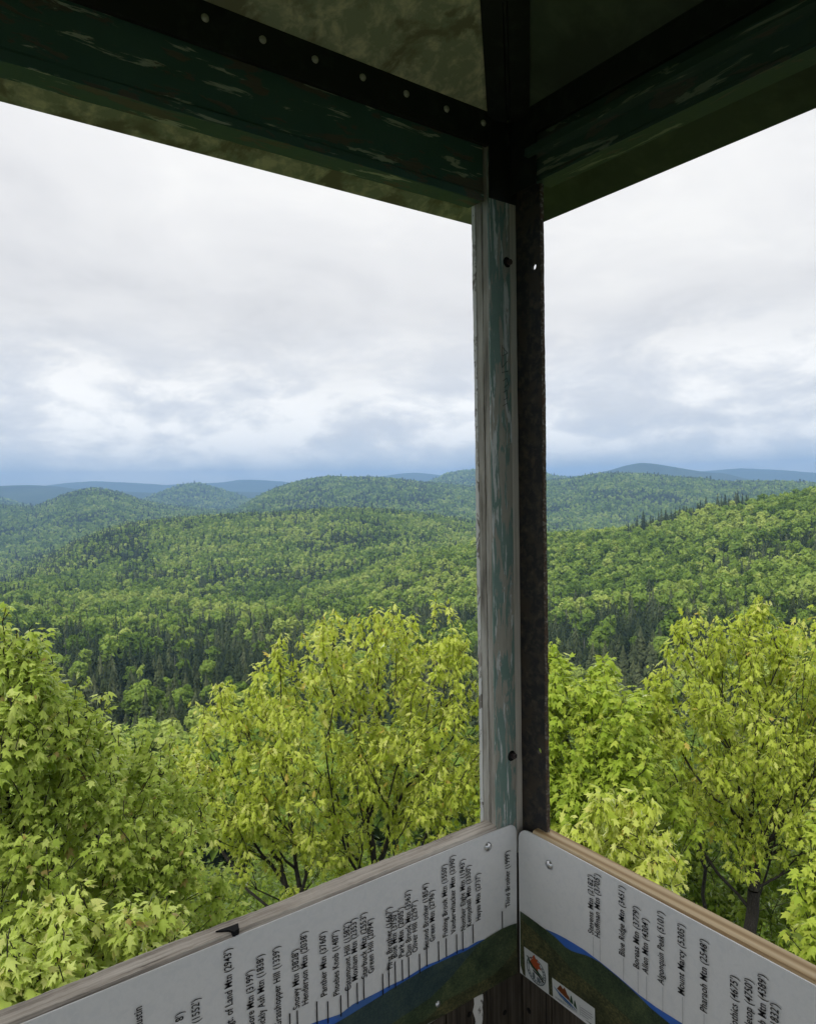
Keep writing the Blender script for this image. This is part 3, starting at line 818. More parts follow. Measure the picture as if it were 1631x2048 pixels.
for px, py, root, left in ((975, 1693.5, sign_l, True), (873.5, 2007, sign_l, True), (1098, 1729.5, sign_r, False)):
    c = (on_left if left else on_right)(px, py, .0018 if py > 2000 else 0)
    part('bolt', disc_dome('bolt', tuple(c), (0, -1, 0) if left else (-1, 0, 0), .0082 if py < 1900 else .0052, .0058 if py < 1900 else .004, 20, 6), M['bolt_silver'], root)

# stickers on the right board
def sub_poly(parent, name, pts, off, mat):
    return poly(parent, False, name, pts, off, mat)


M['sticker'] = plain('sticker_white', (0.62, 0.64, 0.62), 0.4)
M['st_red'] = plain('sticker_red', (0.40, 0.085, 0.03), 0.4); M['st_brown'] = plain('sticker_brown', (0.17, 0.05, 0.015), 0.4)
M['st_blue'] = plain('sticker_blue', (0.015, 0.11, 0.33), 0.4); M['st_green'] = plain('sticker_green', (0.02, 0.07, 0.035), 0.4)
M['st_grey'] = plain('sticker_grey', (0.14, 0.17, 0.18), 0.4)
s1 = slab('sticker', [on_right(x, y, .0022) for x, y in ((1049, 1893), (1096, 1927), (1098.5, 1988), (1052, 1953))], (-1, 0, 0), .0006, M['sticker'], sign_r)
s1['label'] = 'square sticker with a round seal'
# plane frame of the seal
q00, q10, q01 = on_right(1052, 1953, .0025), on_right(1098.5, 1988, .0025), on_right(1049, 1893, .0025)


def seal(u, v, off): p = q00 + (q10 - q00) * u + (q01 - q00) * v; return (CX - off, p[1], p[2])


def ring(name, cu, cv, r0, r1, mat, off, seg=40, a0=0, a1=360):
    V, F = [], []
    for i in range(seg + 1):
        a = math.radians(a0 + (a1 - a0) * i / seg)
        V += [seal(cu + r0 * math.cos(a), cv + r0 * math.sin(a), off), seal(cu + r1 * math.cos(a), cv + r1 * math.sin(a), off)]
    for i in range(seg): F.append((2 * i, 2 * i + 1, 2 * i + 3, 2 * i + 2))
    return part(name, mesh_py(name, V, F), mat, s1)


ring('seal_ring', .5, .46, .385, .42, M['st_grey'], .0026); ring('seal_ring', .5, .46, .30, .325, M['st_grey'], .0026)
for k in range(24):
    a = 200 + k * 14
    if 40 < a % 360 < 140: continue
    ring('seal_letter', .5, .46, .335, .378, M['st_grey'], .0026, 2, a, a + 7)


def spoly(name, uv, mat, off=.0028):
    me = mesh_py(name, [seal(u, v, off) for u, v in uv], [tuple(range(len(uv)))])
    bm = bmesh.new(); bm.from_mesh(me); bmesh.ops.triangulate(bm, faces=bm.faces); bm.to_mesh(me); bm.free()
    return part(name, me, mat, s1)


spoly('seal_leaf', [(.46, .98), (.52, .86), (.60, .90), (.58, .80), (.70, .80), (.64, .72), (.74, .62), (.60, .60), (.58, .50), (.48, .56), (.34, .50), (.36, .60), (.22, .66), (.32, .74), (.26, .82), (.38, .80), (.38, .90)], M['st_red'])
spoly('seal_branch', [(.10, .78), (.16, .74), (.22, .60), (.34, .50), (.50, .46), (.70, .40), (.80, .33), (.78, .40), (.60, .50), (.40, .58), (.26, .68), (.18, .80)], M['st_green'], .0030)
spoly('seal_branch', [(.36, .46), (.60, .42), (.84, .28), (.80, .25), (.58, .36), (.38, .41)], M['black'], .0030)
spoly('seal_figure', [(.34, .34), (.42, .38), (.46, .26), (.42, .14), (.36, .18)], M['st_grey'], .0030)
spoly('seal_figure', [(.52, .30), (.66, .30), (.70, .20), (.60, .14), (.54, .20)], M['st_grey'], .0030)
s2 = slab('sticker', [on_right(x, y, .0022) for x, y in ((1105, 1955), (1190, 2017), (1191, 2052), (1107, 1994))], (-1, 0, 0), .0006, M['sticker'], sign_r)
s2['label'] = 'oblong county sticker with brown peaks and pines'
q00, q10, q01 = on_right(1107, 1994, .0025), on_right(1191, 2052, .0025), on_right(1105, 1955, .0025)


def spoly2(name, uv, mat, off=.0028):
    o = spoly(name, uv, mat, off); o.parent = s2; return o


spoly2('printed_peak', [(.12, .62), (.19, .86), (.22, .92), (.25, .84), (.28, .80), (.31, .93), (.34, .86), (.38, .66), (.42, .60), (.44, .40), (.30, .47)], M['st_brown'])
spoly2('printed_river', [(.03, .66), (.16, .50), (.32, .40), (.46, .30), (.60, .14), (.50, .20), (.36, .26), (.22, .36), (.10, .50)], M['st_blue'])
spoly2('printed_river', [(.12, .46), (.26, .31), (.40, .23), (.52, .17), (.44, .17), (.30, .23), (.18, .34)], M['st_grey'], .0029)
spoly2('printed_pine', [(.435, .38), (.46, .72), (.475, .76), (.49, .66), (.515, .36)], M['st_green'], .0030)
spoly2('printed_pine', [(.525, .34), (.545, .60), (.56, .64), (.575, .52), (.60, .22)], M['st_green'], .0030)


def small_text(text, u0, v0, u1, hgt, parent, mat):
    cu = bpy.data.curves.new('lettering', 'FONT'); cu.body = text
    tmp = bpy.data.objects.new('lettering', cu); COL.objects.link(tmp)
    me = bpy.data.meshes.new_from_object(tmp.evaluated_get(bpy.context.evaluated_depsgraph_get()))
    bpy.data.objects.remove(tmp); bpy.data.curves.remove(cu)
    co = np.array([v.co[:] for v in me.vertices]); wd = co[:, 0].max()
    for v, c in zip(me.vertices, co): v.co = seal(u0 + (u1 - u0) * c[0] / wd, v0 + hgt * c[1] / .72, .0029)
    me.update(); part('lettering', me, mat, parent)


small_text("WARREN COUNTY", .06, .05, .60, .13, s2, M['st_grey'])
spoly2('printed_bar', [(.665, .06), (.672, .06), (.672, .56), (.665, .56)], M['st_grey'])
for k, (a, b) in enumerate(((.69, .95), (.69, .97), (.69, .93), (.69, .86))):
    v = .46 - k * .115; spoly2('printed_bar', [(a, v), (b, v), (b, v + .045), (a, v + .045)], M['ink_grey'])

# ------------------------------------------------------------------ forest
def unit(v): return v / np.maximum(np.linalg.norm(v, axis=-1, keepdims=True), 1e-9)


def tris_at(P, N, size, rng, asp=1.0):
    """one leafy triangle per point, facing roughly along N"""
    n = len(P); N = unit(N + rng.normal(0, .36, (n, 3)))
    T = unit(np.cross(N, rng.normal(size=(n, 3)))); B = np.cross(N, T)
    s = size * rng.uniform(.7, 1.3, (n, 1))
    return np.stack([P + T * s * .62 * asp, P - T * s * .45 * asp + B * s * .5, P - T * s * .35 * asp - B * s * .55], 1)


def broad_template(n, size, seed, h=12.0, wd=4.2):
    """rounded, lumpy hardwood crown; base at z=0, top at z=h"""
    rng = np.random.default_rng(seed); nl = 15
    c = []
    for k in range(nl):
        a = k * 2.4 + rng.uniform(-.4, .4); t = (k + .5) / nl
        rr = wd * .68 * math.sqrt(t) * rng.uniform(.75, 1.15)
        c.append((rr * math.cos(a), rr * math.sin(a), h * .84 - (rr / wd) ** 2 * h * .52 + rng.uniform(-1.5, .9)))
    c = np.array(c); rad = rng.uniform(1.05, 1.75, nl)
    k = rng.integers(0, nl, n); d = unit(rng.normal(size=(n, 3))); d[:, 2] = np.where(d[:, 2] < -.2, -d[:, 2] * .6, d[:, 2])
    P = c[k] + d * rad[k][:, None] * rng.uniform(.75, 1.05, (n, 1)) * np.array([1.0, 1.0, 1.05])
    low = rng.random(n) < .16
    P[low, 2] -= rng.uniform(1, 5.5, low.sum())
    return tris_at(P, d + np.array([0, 0, .12]), size, rng), np.clip((P[:, 2] / h - .5) * .25 + rng.normal(0, .07, n), -.25, .25)  # tint rises with height: light tops and shaded undersides put into leaf colour


def conif_template(n, size, seed, h=15.0, wd=2.6, ragged=.25):
    rng = np.random.default_rng(seed)
    lev = max(5, int(h / 1.05)); z0 = h * .12
    per = max(3, n // lev); P, N, S = [], [], []
    for i in range(lev):
        t = (i + rng.uniform(.1, .9)) / lev; z = z0 + (h * .97 - z0) * t
        R = wd * (1 - t) ** .85 * rng.uniform(1 - ragged, 1.1) + .18
        for j in range(per):
            a = rng.uniform(0, 6.283); r = R * rng.uniform(.35, 1)
            P.append((r * math.cos(a), r * math.sin(a), z - r * .32)); N.append((math.cos(a) * .6, math.sin(a) * .6, 1.0)); S.append(size * (.55 + .55 * (1 - t)))
    for j in range(3):
        P.append((0, 0, h * (.95 + .02 * j))); N.append((math.cos(j * 2), math.sin(j * 2), .1)); S.append(size * .6)
    P, N, S = np.array(P), np.array(N), np.array(S)[:, None]
    return tris_at(P, N, S, rng, 1.25), rng.normal(0, .1, len(P))


def spruce_template(lev, nbr, seed, h=14.0, wd=2.9, double=False):
    """pointed conifer: whorls of drooping boughs, each a flat spray"""
    rng = np.random.default_rng(seed); T, dt = [], []
    z0 = h * .10
    for i in range(lev):
        t = i / lev; z = z0 + (h * .98 - z0) * t; R = wd * (1 - t) ** .9 * rng.uniform(.75, 1.12) + .12
        for j in range(nbr):
            a = 6.283 * (j + rng.uniform(-.35, .35)) / nbr + i * .9; r = R * rng.uniform(.6, 1.15); zz = z + rng.uniform(-.3, .3) * h / lev
            d = np.array([math.cos(a), math.sin(a), 0]); p = np.array([-d[1], d[0], 0]); dr = -.58 * r
            tip = d * r + np.array([0, 0, zz + dr]); w_ = .50 * r + .12
            b0 = d * r * .12 + np.array([0, 0, zz + .45]); m = d * r * .58 + np.array([0, 0, zz + dr * .35])
            T.append((b0 + p * w_ * .5, tip, b0 - p * w_ * .5)); dt.append(rng.normal(.0, .06) + .22 * (t - .5))  # lower boughs tinted darker, tops lighter: shading put into the needle colour
            if double:
                T.append((m + p * w_ * .9, m - d * .3 * r, tip - d * .15 * r)); T.append((m - p * w_ * .9, tip - d * .15 * r, m - d * .3 * r)); dt += [rng.normal(0, .07), rng.normal(0, .07)]
    for j in range(3):
        a = j * 2.1; T.append(((.16 * math.cos(a), .16 * math.sin(a), h * .9), (0, 0, h * 1.03), (.16 * math.cos(a + 2), .16 * math.sin(a + 2), h * .9))); dt.append(.05)
    return np.array(T), np.array(dt)


LODS = [(0, 260, 1500, .75, 900, .75), (260, 700, 125, 1.55, 200, 1.3), (700, 1500, 30, 2.7, 28, 2.7), (1500, 3000, 15, 4.5, 15, 3.8), (3000, 4700, 10, 5.8, 10, 5.0)]
TEMPL = []
for q, (r0, r1, nb, sb, nc, sc_) in enumerate(LODS):
    TEMPL.append(([broad_template(nb, sb, 50 + 10 * q + v, 12 + (v % 3), 3.5 + .35 * (v % 4)) for v in range(6)],
                  [conif_template(nc, sc_, 90 + 10 * q + v, 12.5 + 1.3 * (v % 4), 2.9 + .3 * (v % 3), .2 + .08 * v) if q > 1 else spruce_template(20 if q == 0 else 11, 9 if q == 0 else 7, 90 + 10 * q + v, 9.2 + 1.1 * (v % 4), 3.2 + .4 * (v % 3), q == 0) for v in range(6)]))


def trunk_tris(h, r):
    V = []
    for k in range(5):
        a0, a1 = k * 1.2566, (k + 1) * 1.2566
        p0, p1 = (r * math.cos(a0), r * math.sin(a0), -3), (r * math.cos(a1), r * math.sin(a1), -3)
        V.append((p0, p1, (0, 0, h)))
    return np.array(V)


# scatter
half = math.radians(34.5)
TR = []
for (r0, r1, sp) in ((56, 120, 6.0), (120, 420, 5.7), (420, 700, 5.6), (700, 1500, 6.3), (1500, 3000, 9.5), (3000, 4700, 15.0)):
    r = r0
    while r < r1:
        n = int(2 * half * r / sp)
        a = AZ0 - half + (np.arange(n) + RNG.uniform(-.42, .42, n) + .5) * (2 * half / n)
        TR.append(np.stack([r + RNG.uniform(-.45, .45, n) * sp, a, np.full(n, sp)], 1)); r += sp * .92
TR = np.concatenate(TR)
tx, ty = TR[:, 0] * np.cos(TR[:, 1]), TR[:, 0] * np.sin(TR[:, 1]); tz = ground_z(tx, ty)
# hidden from the summit behind nearer ridges?
tanc = (ZG + HFOREST * .55 - EYE) / np.maximum(RS, 1)[:, None]; tanc[RS < 90] = -9
run = np.maximum.accumulate(tanc, axis=0)
ri = np.clip(np.searchsorted(RS, TR[:, 0] * .97 - 12) - 1, 0, nr - 1)
aj = np.clip(((TR[:, 1] - AZ_LO) / (AZ_HI - AZ_LO) * (N_IN - 1)).astype(int), 0, N_IN - 1)
keep = ((tz + 14 - EYE) / TR[:, 0] > run[ri, aj] - .002)
TR, tx, ty, tz = TR[keep], tx[keep], ty[keep], tz[keep]
ppx, ppy, _ = project(np.stack([tx, ty, tz + HFOREST], 1))
# which are evergreens: dark bands in the valley, spruce on the ridge tops, patches elsewhere
f1 = fbm(tx, ty, 70, 21); f2 = fbm(tx, ty, 260, 31); f3 = fbm(tx, ty, 38, 55); rr_ = TR[:, 0]
pc = np.where(f1 > .62, .45, .08) + np.where(f2 > .58, .30, 0.0)
valley = (rr_ > 95) & (rr_ < 470) & (ppy > 1185) & (ppy < 1440)
pc = np.where(valley, np.where(f3 > .40, .9, .16), pc)
pc = np.where((rr_ > 400) & (rr_ < 800) & (ppx < 760) & (ppy > 1120), np.where(f3 > .47, .66, .08), pc)
pc = np.where((rr_ > 470) & (rr_ < 720) & (ppx > 1040), np.where((ppx > 1230) & (ppx < 1490) & (rr_ > 585), .6, .05), pc)
pc = np.where((rr_ > 900) & (rr_ < 1400) & (ppx < 300), .62, pc)
pc = np.where((rr_ > 1150) & (rr_ < 1320) & (ppx > 420) & (ppx < 720), .5, pc)
pc = np.where((rr_ > 2750) & (rr_ < 3000), np.maximum(pc, .45), pc)
pc = np.where(rr_ < 120, .12, pc)
con = RNG.random(len(rr_)) < pc
lod = np.digitize(rr_, [l[1] for l in LODS[:-1]])
var = RNG.integers(0, 6, len(rr_)); rot = RNG.uniform(0, 6.283, len(rr_))
scl = np.clip(RNG.normal(.92, .17, len(rr_)), .5, 1.32) * np.where(con, RNG.uniform(.75, 1.1, len(rr_)), 1.0) * np.where(rr_ > 3000, 1.45, np.where(rr_ > 1500, 1.0, np.where(rr_ > 700, .78, np.where(con, np.where(rr_ < 420, 1.12, .95), np.where(rr_ > 420, .84, .88)))))
scl = np.where((rr_ > 2750) & (rr_ < 3000) & con, scl * 1.0, scl)
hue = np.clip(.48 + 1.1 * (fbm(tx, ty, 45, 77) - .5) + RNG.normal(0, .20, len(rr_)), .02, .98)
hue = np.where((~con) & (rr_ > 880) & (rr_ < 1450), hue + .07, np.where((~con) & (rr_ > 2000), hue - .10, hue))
crest = (rr_ > 590) & (rr_ < 660) & (ppx > 1250) & (ppx < 1500)
c2 = crest & (RNG.random(len(rr_)) < .7); con = con | c2; scl = np.where(c2, scl * 1.35, scl)
hue = np.where(c2, hue * .6, hue)
hue = np.where(con, np.clip(hue + RNG.normal(0, .16, len(rr_)), .02, .98), hue)
hue = np.where((~con) & (rr_ > 470) & (rr_ < 720) & (ppx > 700), hue + .06, hue)

# ------------------------------------------------------------------ near trees: crowns drawn as clusters of boughs (px, py, radius px) at a distance
NEAR = [
    dict(spires=[(12, 1215, 1400, 62), (62, 1250, 1400, 52), (88, 1262, 1420, 56), (112, 1335, 1470, 46), (160, 1355, 1520, 58), (40, 1300, 1420, 40)], name='maple_tree', label='tall green maple with large lobed leaves at the left edge of the view', d=5.9, base=(45, 2150), leaf='maple', mat='leaf_green', size=.071, n=1250, k=7, trunk=.05,
         lobes=[(4, 1330, 34), (14, 1400, 50), (70, 1380, 36), (66, 1460, 66), (112, 1480, 28), (160, 1520, 32), (165, 1580, 50), (20, 1530, 80), (110, 1580, 90), (40, 1610, 110), (140, 1640, 110), (60, 1760, 110), (160, 1770, 90), (30, 1880, 90), (-80, 1420, 130), (-90, 1640, 160), (-60, 1830, 130)]),
    dict(spires=[(206, 1385, 1530, 56), (240, 1440, 1560, 42), (292, 1435, 1570, 56), (345, 1442, 1640, 40), (270, 1470, 1560, 40), (395, 1530, 1650, 44)], name='maple_tree', label='green maple with slender leader shoots between the tall maple and the yellow maple', d=6.6, base=(330, 2200), leaf='maple', mat='leaf_green', size=.070, n=1150, k=7, trunk=.045,
         lobes=[(208, 1520, 28), (212, 1590, 48), (290, 1560, 28), (272, 1625, 50), (348, 1630, 36), (230, 1650, 85), (300, 1680, 70), (240, 1740, 100), (340, 1770, 80), (300, 1860, 100), (430, 1850, 60), (200, 1850, 100), (220, 1930, 80)]),
    dict(name='maple_sapling', label='low maple sapling with bright leaves close above the grey sill', d=4.6, base=(160, 2350), leaf='maple', mat='leaf_green', size=.078, n=360, k=7, trunk=.02,
         lobes=[(60, 1925, 60), (140, 1880, 45), (190, 1930, 60), (270, 1890, 36), (30, 1985, 60), (120, 1985, 55), (330, 1860, 30)], hi=.18),
    dict(name='maple_tree', label='broad yellow-green maple in young leaf left of the corner post', d=9.4, base=(800, 2150), leaf='oak', mat='leaf_yellow', size=.096, n=2000, k=9, trunk=.10,
         lobes=[(762, 1278, 42), (800, 1300, 50), (870, 1285, 48), (740, 1310, 50), (640, 1302, 40), (655, 1340, 50), (690, 1350, 80), (800, 1370, 105), (600, 1352, 48), (912, 1330, 45), (935, 1400, 80), (560, 1400, 62), (520, 1430, 60), (440, 1445, 42), (475, 1490, 70), (650, 1450, 120), (820, 1490, 130), (400, 1530, 60), (380, 1580, 60), (450, 1600, 100), (560, 1590, 125), (720, 1610, 130), (870, 1620, 115), (980, 1480, 70), (975, 1600, 70), (345, 1630, 46), (590, 1730, 100), (740, 1720, 90), (460, 1700, 80)]),
    dict(spires=[(1118, 1302, 1420, 42), (1207, 1338, 1440, 34), (1262, 1400, 1480, 26)], name='maple_tree', label='mid green maple just right of the corner post with a yellow tip', d=8.8, base=(1170, 2200), leaf='maple', mat='leaf_mid', size=.100, n=1300, k=8, trunk=.06,
         lobes=[(1112, 1345, 26), (1118, 1390, 40), (1100, 1440, 60), (1205, 1372, 24), (1195, 1420, 42), (1260, 1440, 40), (1150, 1490, 80), (1240, 1510, 70), (1080, 1540, 70), (1190, 1600, 100), (1300, 1580, 60), (1100, 1650, 80), (1250, 1690, 90), (1140, 1740, 80), (1330, 1660, 60), (1000, 1620, 70)]),
    dict(name='maple_tree', label='large yellow-green maple with dark forked limbs at the right edge of the view', d=10.2, base=(1495, 2140), leaf='oak', mat='leaf_yellow', size=.100, n=1900, k=8, trunk=.082, dark=-.08,
         lobes=[(1500, 1268, 38), (1515, 1300, 50), (1465, 1310, 45), (1400, 1292, 36), (1375, 1320, 42), (1420, 1340, 55), (1560, 1320, 45), (1620, 1325, 50), (1660, 1360, 80), (1480, 1390, 90), (1580, 1420, 105), (1345, 1375, 44), (1310, 1415, 40), (1380, 1440, 85), (1300, 1470, 50), (1500, 1500, 110), (1630, 1520, 95), (1400, 1540, 90), (1300, 1540, 46), (1540, 1610, 95), (1650, 1640, 85), (1430, 1620, 70), (1600, 1720, 60), (1720, 1480, 120), (1480, 1690, 46), (1370, 1600, 40)]),
    dict(name='maple_sapling', label='small bright yellow maple top just above the new pine sill', d=5.6, base=(1260, 2300), leaf='oak', mat='leaf_yellow', size=.088, n=190, k=8, trunk=.018,
         lobes=[(1205, 1688, 44), (1245, 1672, 34), (1285, 1690, 40), (1190, 1730, 34), (1240, 1740, 55), (1295, 1745, 44), (1328, 1728, 24), (1320, 1775, 26), (1160, 1712, 22)], hi=.12),
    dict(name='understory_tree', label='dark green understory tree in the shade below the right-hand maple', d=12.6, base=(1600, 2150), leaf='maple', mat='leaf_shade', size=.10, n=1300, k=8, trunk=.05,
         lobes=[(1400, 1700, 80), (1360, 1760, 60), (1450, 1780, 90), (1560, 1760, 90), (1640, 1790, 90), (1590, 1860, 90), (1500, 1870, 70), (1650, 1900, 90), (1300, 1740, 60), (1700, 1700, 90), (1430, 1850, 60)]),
    dict(name='maple_sapling', label='fresh green sapling shoots at the far right above the pine sill', d=6.4, base=(1680, 2250), leaf='maple', mat='leaf_mid', size=.082, n=130, k=7, trunk=.018,
         lobes=[(1640, 1690, 34), (1615, 1862, 30), (1590, 1845, 20), (1650, 1820, 44), (1640, 1910, 40)], hi=.12),
]

# leaf shapes: outline half (x, y), unit length along y
def leaf_shape(kind):
    if kind == 'maple':
        h = [(.10, -.05), (.44, .12), (.29, .26), (.56, .62), (.21, .57), (0, 1.05)]
    else:
        h = [(.03, .0), (.34, .36), (.16, .40), (.34, .76), (.12, .72), (0, 1.08)]
    out = h + [(-x, y) for x, y in h[-2::-1]]
    V = [(0, .36)] + out
    V = np.array(V); z = -np.abs(V[:, 0]) * .30 - (V[:, 1] - .2) ** 2 * .28 * np.sign(V[:, 1] - .2)
    P = np.stack([V[:, 0], V[:, 1], z], 1); k = len(out)
    F = np.array([(0, 1 + i, 1 + (i + 1) % k) for i in range(k)])
    return P, F


SHAPES = {k: leaf_shape(k) for k in ('maple', 'oak')}


def sill_y(px): return np.where(px < 1035, 2035 - px * .400, 1640 + (px - 1060) * .51)


def tube(p0, p1, r0, r1, seg):
    d = unit(p1 - p0); up = np.array([0, 0, 1.0]) if abs(d[2]) < .9 else np.array([1.0, 0, 0])
    t = unit(np.cross(d, up)); b = np.cross(d, t)
    a = np.arange(seg) * 2 * math.pi / seg; ca, sa = np.cos(a)[:, None], np.sin(a)[:, None]
    return np.concatenate([p0 + (t * ca + b * sa) * r0, p1 + (t * ca + b * sa) * r1])


def tubes_mesh(name, edges, nodes, rad, par, seg):
    V, F, o = [], [], 0
    ring_ = np.array([(i, (i + 1) % seg, seg + (i + 1) % seg, seg + i) for i in range(seg)])
    for c in edges:
        V.append(tube(nodes[par[c]], nodes[c], min(rad[par[c]], rad[c] * 1.35), rad[c], seg)); F.append(ring_ + o); o += 2 * seg
    return mesh_np(name, np.concatenate(V), np.concatenate(F), smooth=True)


def grow(T, seed):
    rng = np.random.default_rng(seed); d0 = T['d']
    base = at(*T['base'], d0); gz = float(ground_z(np.array([base[0]]), np.array([base[1]]))[0]); base[2] = gz - .1
    lob = np.array(T['lobes'], float); cen, rad = [], []
    for px, py, r in lob:
        dd = d0 * (1 + rng.uniform(-.10, .10)); cen.append(at(px, py, dd)); rad.append(r / FPX * dd * 1.02)
    cen, rad = np.array(cen), np.array(rad)
    wgt = rad ** 2.2; per = 6; ns_ = T['n'] // per; sz = T['size'] / .1
    k = rng.choice(len(rad), ns_, p=wgt / wgt.sum())
    dirs = unit(rng.normal(size=(ns_, 3))); sub = cen[k] + dirs * (rad[k] * rng.random(ns_) ** (1 / 2.8))[:, None]
    P = np.repeat(sub, per, 0) + rng.normal(0, 1, (ns_ * per, 3)) * np.array([.075, .075, .085]) * sz
    # leading shoots that break the outline
    sh = []
    for c_, r_ in zip(cen, rad):
        for q in range(rng.integers(2, 5)):
            a_ = rng.uniform(0, 6.283); b_ = c_ + np.array([math.cos(a_), math.sin(a_), 0]) * r_ * rng.uniform(0, .75); ln = rng.uniform(.25, .75) * min(r_, .5) + .12 * sz
            top = c_[2] + math.sqrt(max(r_ ** 2 - ((b_ - c_)[:2] ** 2).sum(), 0)) * .92
            for v in np.linspace(0, 1, 5): sh.append((b_[0], b_[1], top + ln * v)); sh[-1] = tuple(np.array(sh[-1]) + rng.normal(0, .05 * sz * (1.15 - v), 3))
    for px, y0_, y1_, wpx in T.get('spires', []):
        dd = d0 * (1 + rng.uniform(-.06, .06)); lean = rng.uniform(-12, 12)
        for v in np.linspace(0, 1, max(6, int((y1_ - y0_) / 9))):
            for q in range(1 + int(v * 3)):
                sh.append(tuple(at(px + lean * v, y0_ + (y1_ - y0_) * v, dd) + rng.normal(0, 1, 3) * (.012 + v * wpx / FPX * dd * .33) * np.array([1, 1, .35])))
    P = np.concatenate([P, np.array(sh)]); n = len(P)
    # skeleton: minimum spanning tree that also prefers short ways back to the trunk
    fork = base + (cen.mean(0) - base) * .34 + rng.normal(0, .05, 3)
    nodes = [base, base + (fork - base) * .33 + rng.normal(0, .05, 3), base + (fork - base) * .66 + rng.normal(0, .05, 3), fork]
    par = [-1, 0, 1, 2]; plen = [0, 0.3, 0.6, 1.0]
    bf = .8; left = np.ones(n, bool); best = np.full(n, 1e9); bpar = np.zeros(n, int)
    tip = []

    def relax(i):
        dist = np.linalg.norm(P - nodes[i], axis=1)
        # shoots climb: joining a node that sits above the point is dear
        c = dist * (1 + .8 * np.clip((nodes[i][2] - P[:, 2]) / np.maximum(dist, 1e-3), 0, 1)) + bf * plen[i]
        m = left & (c < best); best[m] = c[m]; bpar[m] = i
    relax(3)
    for _ in range(n):
        i = int(np.argmin(np.where(left, best, 1e9))); left[i] = False
        p = bpar[i]; a, b = nodes[p], P[i]; dl = np.linalg.norm(b - a); m = max(1, int(dl / .28))
        for s in range(1, m + 1):
            q = a + (b - a) * s / m
            if s < m: q = q + rng.normal(0, .028, 3) + np.array([0, 0, -.05 * dl * math.sin(math.pi * s / m)])
            nodes.append(q); par.append(p); plen.append(plen[p] + dl / m); p = len(nodes) - 1
            relax(p)
        tip.append(p)
    nodes = np.array(nodes); par = np.array(par); N = len(nodes)
    cnt = np.zeros(N); cnt[tip] = 1
    for i in range(N - 1, 0, -1): cnt[par[i]] += cnt[i]
    R = T['trunk'] * (np.maximum(cnt, .5) / cnt[0]) ** .52; R = np.maximum(R, .0032)
    root = empty(T['name'], tuple(base)); tag(root, T['label'], 'tree' if 'tree' in T['name'] else 'sapling')
    # trunk = the heaviest way up; limbs = thick side branches; twigs = the rest
    chain, i = {0}, 0
    kids = [[] for _ in range(N)]
    for c in range(1, N): kids[par[c]].append(c)
    tr = []
    while kids[i] and cnt[i] > cnt[0] * .22:
        i = max(kids[i], key=lambda q: cnt[q]); tr.append(i)
    trs = set(tr); link('trunk', tubes_mesh('trunk', tr, nodes, R, par, 9), M['bark'], root)
    thick = T['trunk'] * .17; limb_of = {}
    for c in range(1, N):
        if c in trs or R[c] < thick: continue
        limb_of[c] = limb_of.get(par[c], c)
    groups = {}
    for c, g in limb_of.items(): groups.setdefault(g, []).append(c)
    used = set()
    for g, cs in sorted(groups.items(), key=lambda q: -len(q[1]))[:26]:
        if len(cs) < 2: continue
        link('limb', tubes_mesh('limb', cs, nodes, R, par, 7), M['bark'], root); used.update(cs)
    tw = [c for c in range(1, N) if c not in trs and c not in used]
    o = link('twigs', tubes_mesh('twigs', tw, nodes, R, par, 4), M['bark'], root); o['kind'] = 'stuff'
    # leaves in drooping sprays at every shoot tip
    tip = np.array(tip); K = T['k']; tp = np.repeat(tip, K); m = len(tp)
    td = unit(nodes[tp] - nodes[par[tp]]); ra = unit(rng.normal(size=(m, 3))); ra = unit(ra - td * (ra * td).sum(1, keepdims=True) * .6)
    s = T['size'] * rng.uniform(.48, 1.15, m)
    pos = nodes[tp] - td * rng.uniform(-.03, .20, (m, 1)) + ra * (s * rng.uniform(.25, .75, m))[:, None]
    if T['leaf'] == 'maple':
        t = unit(ra * 1.0 + td * .25 + np.array([0, 0, -.55]) + rng.normal(0, .22, (m, 3))); upv = np.array([0, 0, 1.0]) + ra * .75
    else:
        t = unit(ra * 1.0 + td * .25 + np.array([0, 0, -.85]) + rng.normal(0, .32, (m, 3))); upv = np.array([0, 0, .6]) + ra * .8
    nn = upv - t * (upv * t).sum(1, keepdims=True) + rng.normal(0, .22, (m, 3)); nn = unit(nn - t * (nn * t).sum(1, keepdims=True)); bb = np.cross(t, nn)
    S, F = SHAPES[T['leaf']]; ns = len(S)
    tint = np.clip(.46 + T.get('hi', 0) + T.get('dark', 0) + rng.normal(0, .17, m) + np.repeat(rng.normal(0, .12, len(tip)), K), 0, .93)
    tint = np.where(rng.random(m) < .012, 1.0, tint)
    # the leaves one can pick out in the photograph become objects of their own
    px, py, dep = project(pos); inf = (px > 4) & (px < 1627) & (py > 1200) & (py < sill_y(px) - 8) & ~((px > 940) & (px < 1092))
    vd = unit(np.array([0, 0, EYE]) - pos); face = np.abs((vd * nn).sum(1))
    cell = (px // 20).astype(int) * 1000 + (py // 20).astype(int); best_c = {}
    for i in np.nonzero(inf & (face > .35))[0]:
        j = best_c.get(cell[i])
        if j is None or dep[i] < dep[j]: best_c[cell[i]] = i
    ch = np.array(sorted(best_c.values(), key=lambda q: -(s[q] / dep[q] * (.5 + face[q])))[:300], int)
    rest = np.ones(m, bool); rest[ch] = False; ix = np.nonzero(rest)[0]
    curl = rng.uniform(.2, 3.2, m); wid = rng.uniform(.7, 1.05, m)
    Vv = pos[ix][:, None] + s[ix][:, None, None] * (S[None, :, 0:1] * (bb * wid[:, None])[ix][:, None] + S[None, :, 1:2] * t[ix][:, None] + S[None, :, 2:3] * (nn * curl[:, None])[ix][:, None])
    Ff = (F[None] + (np.arange(len(ix)) * ns)[:, None, None]).reshape(-1, 3)
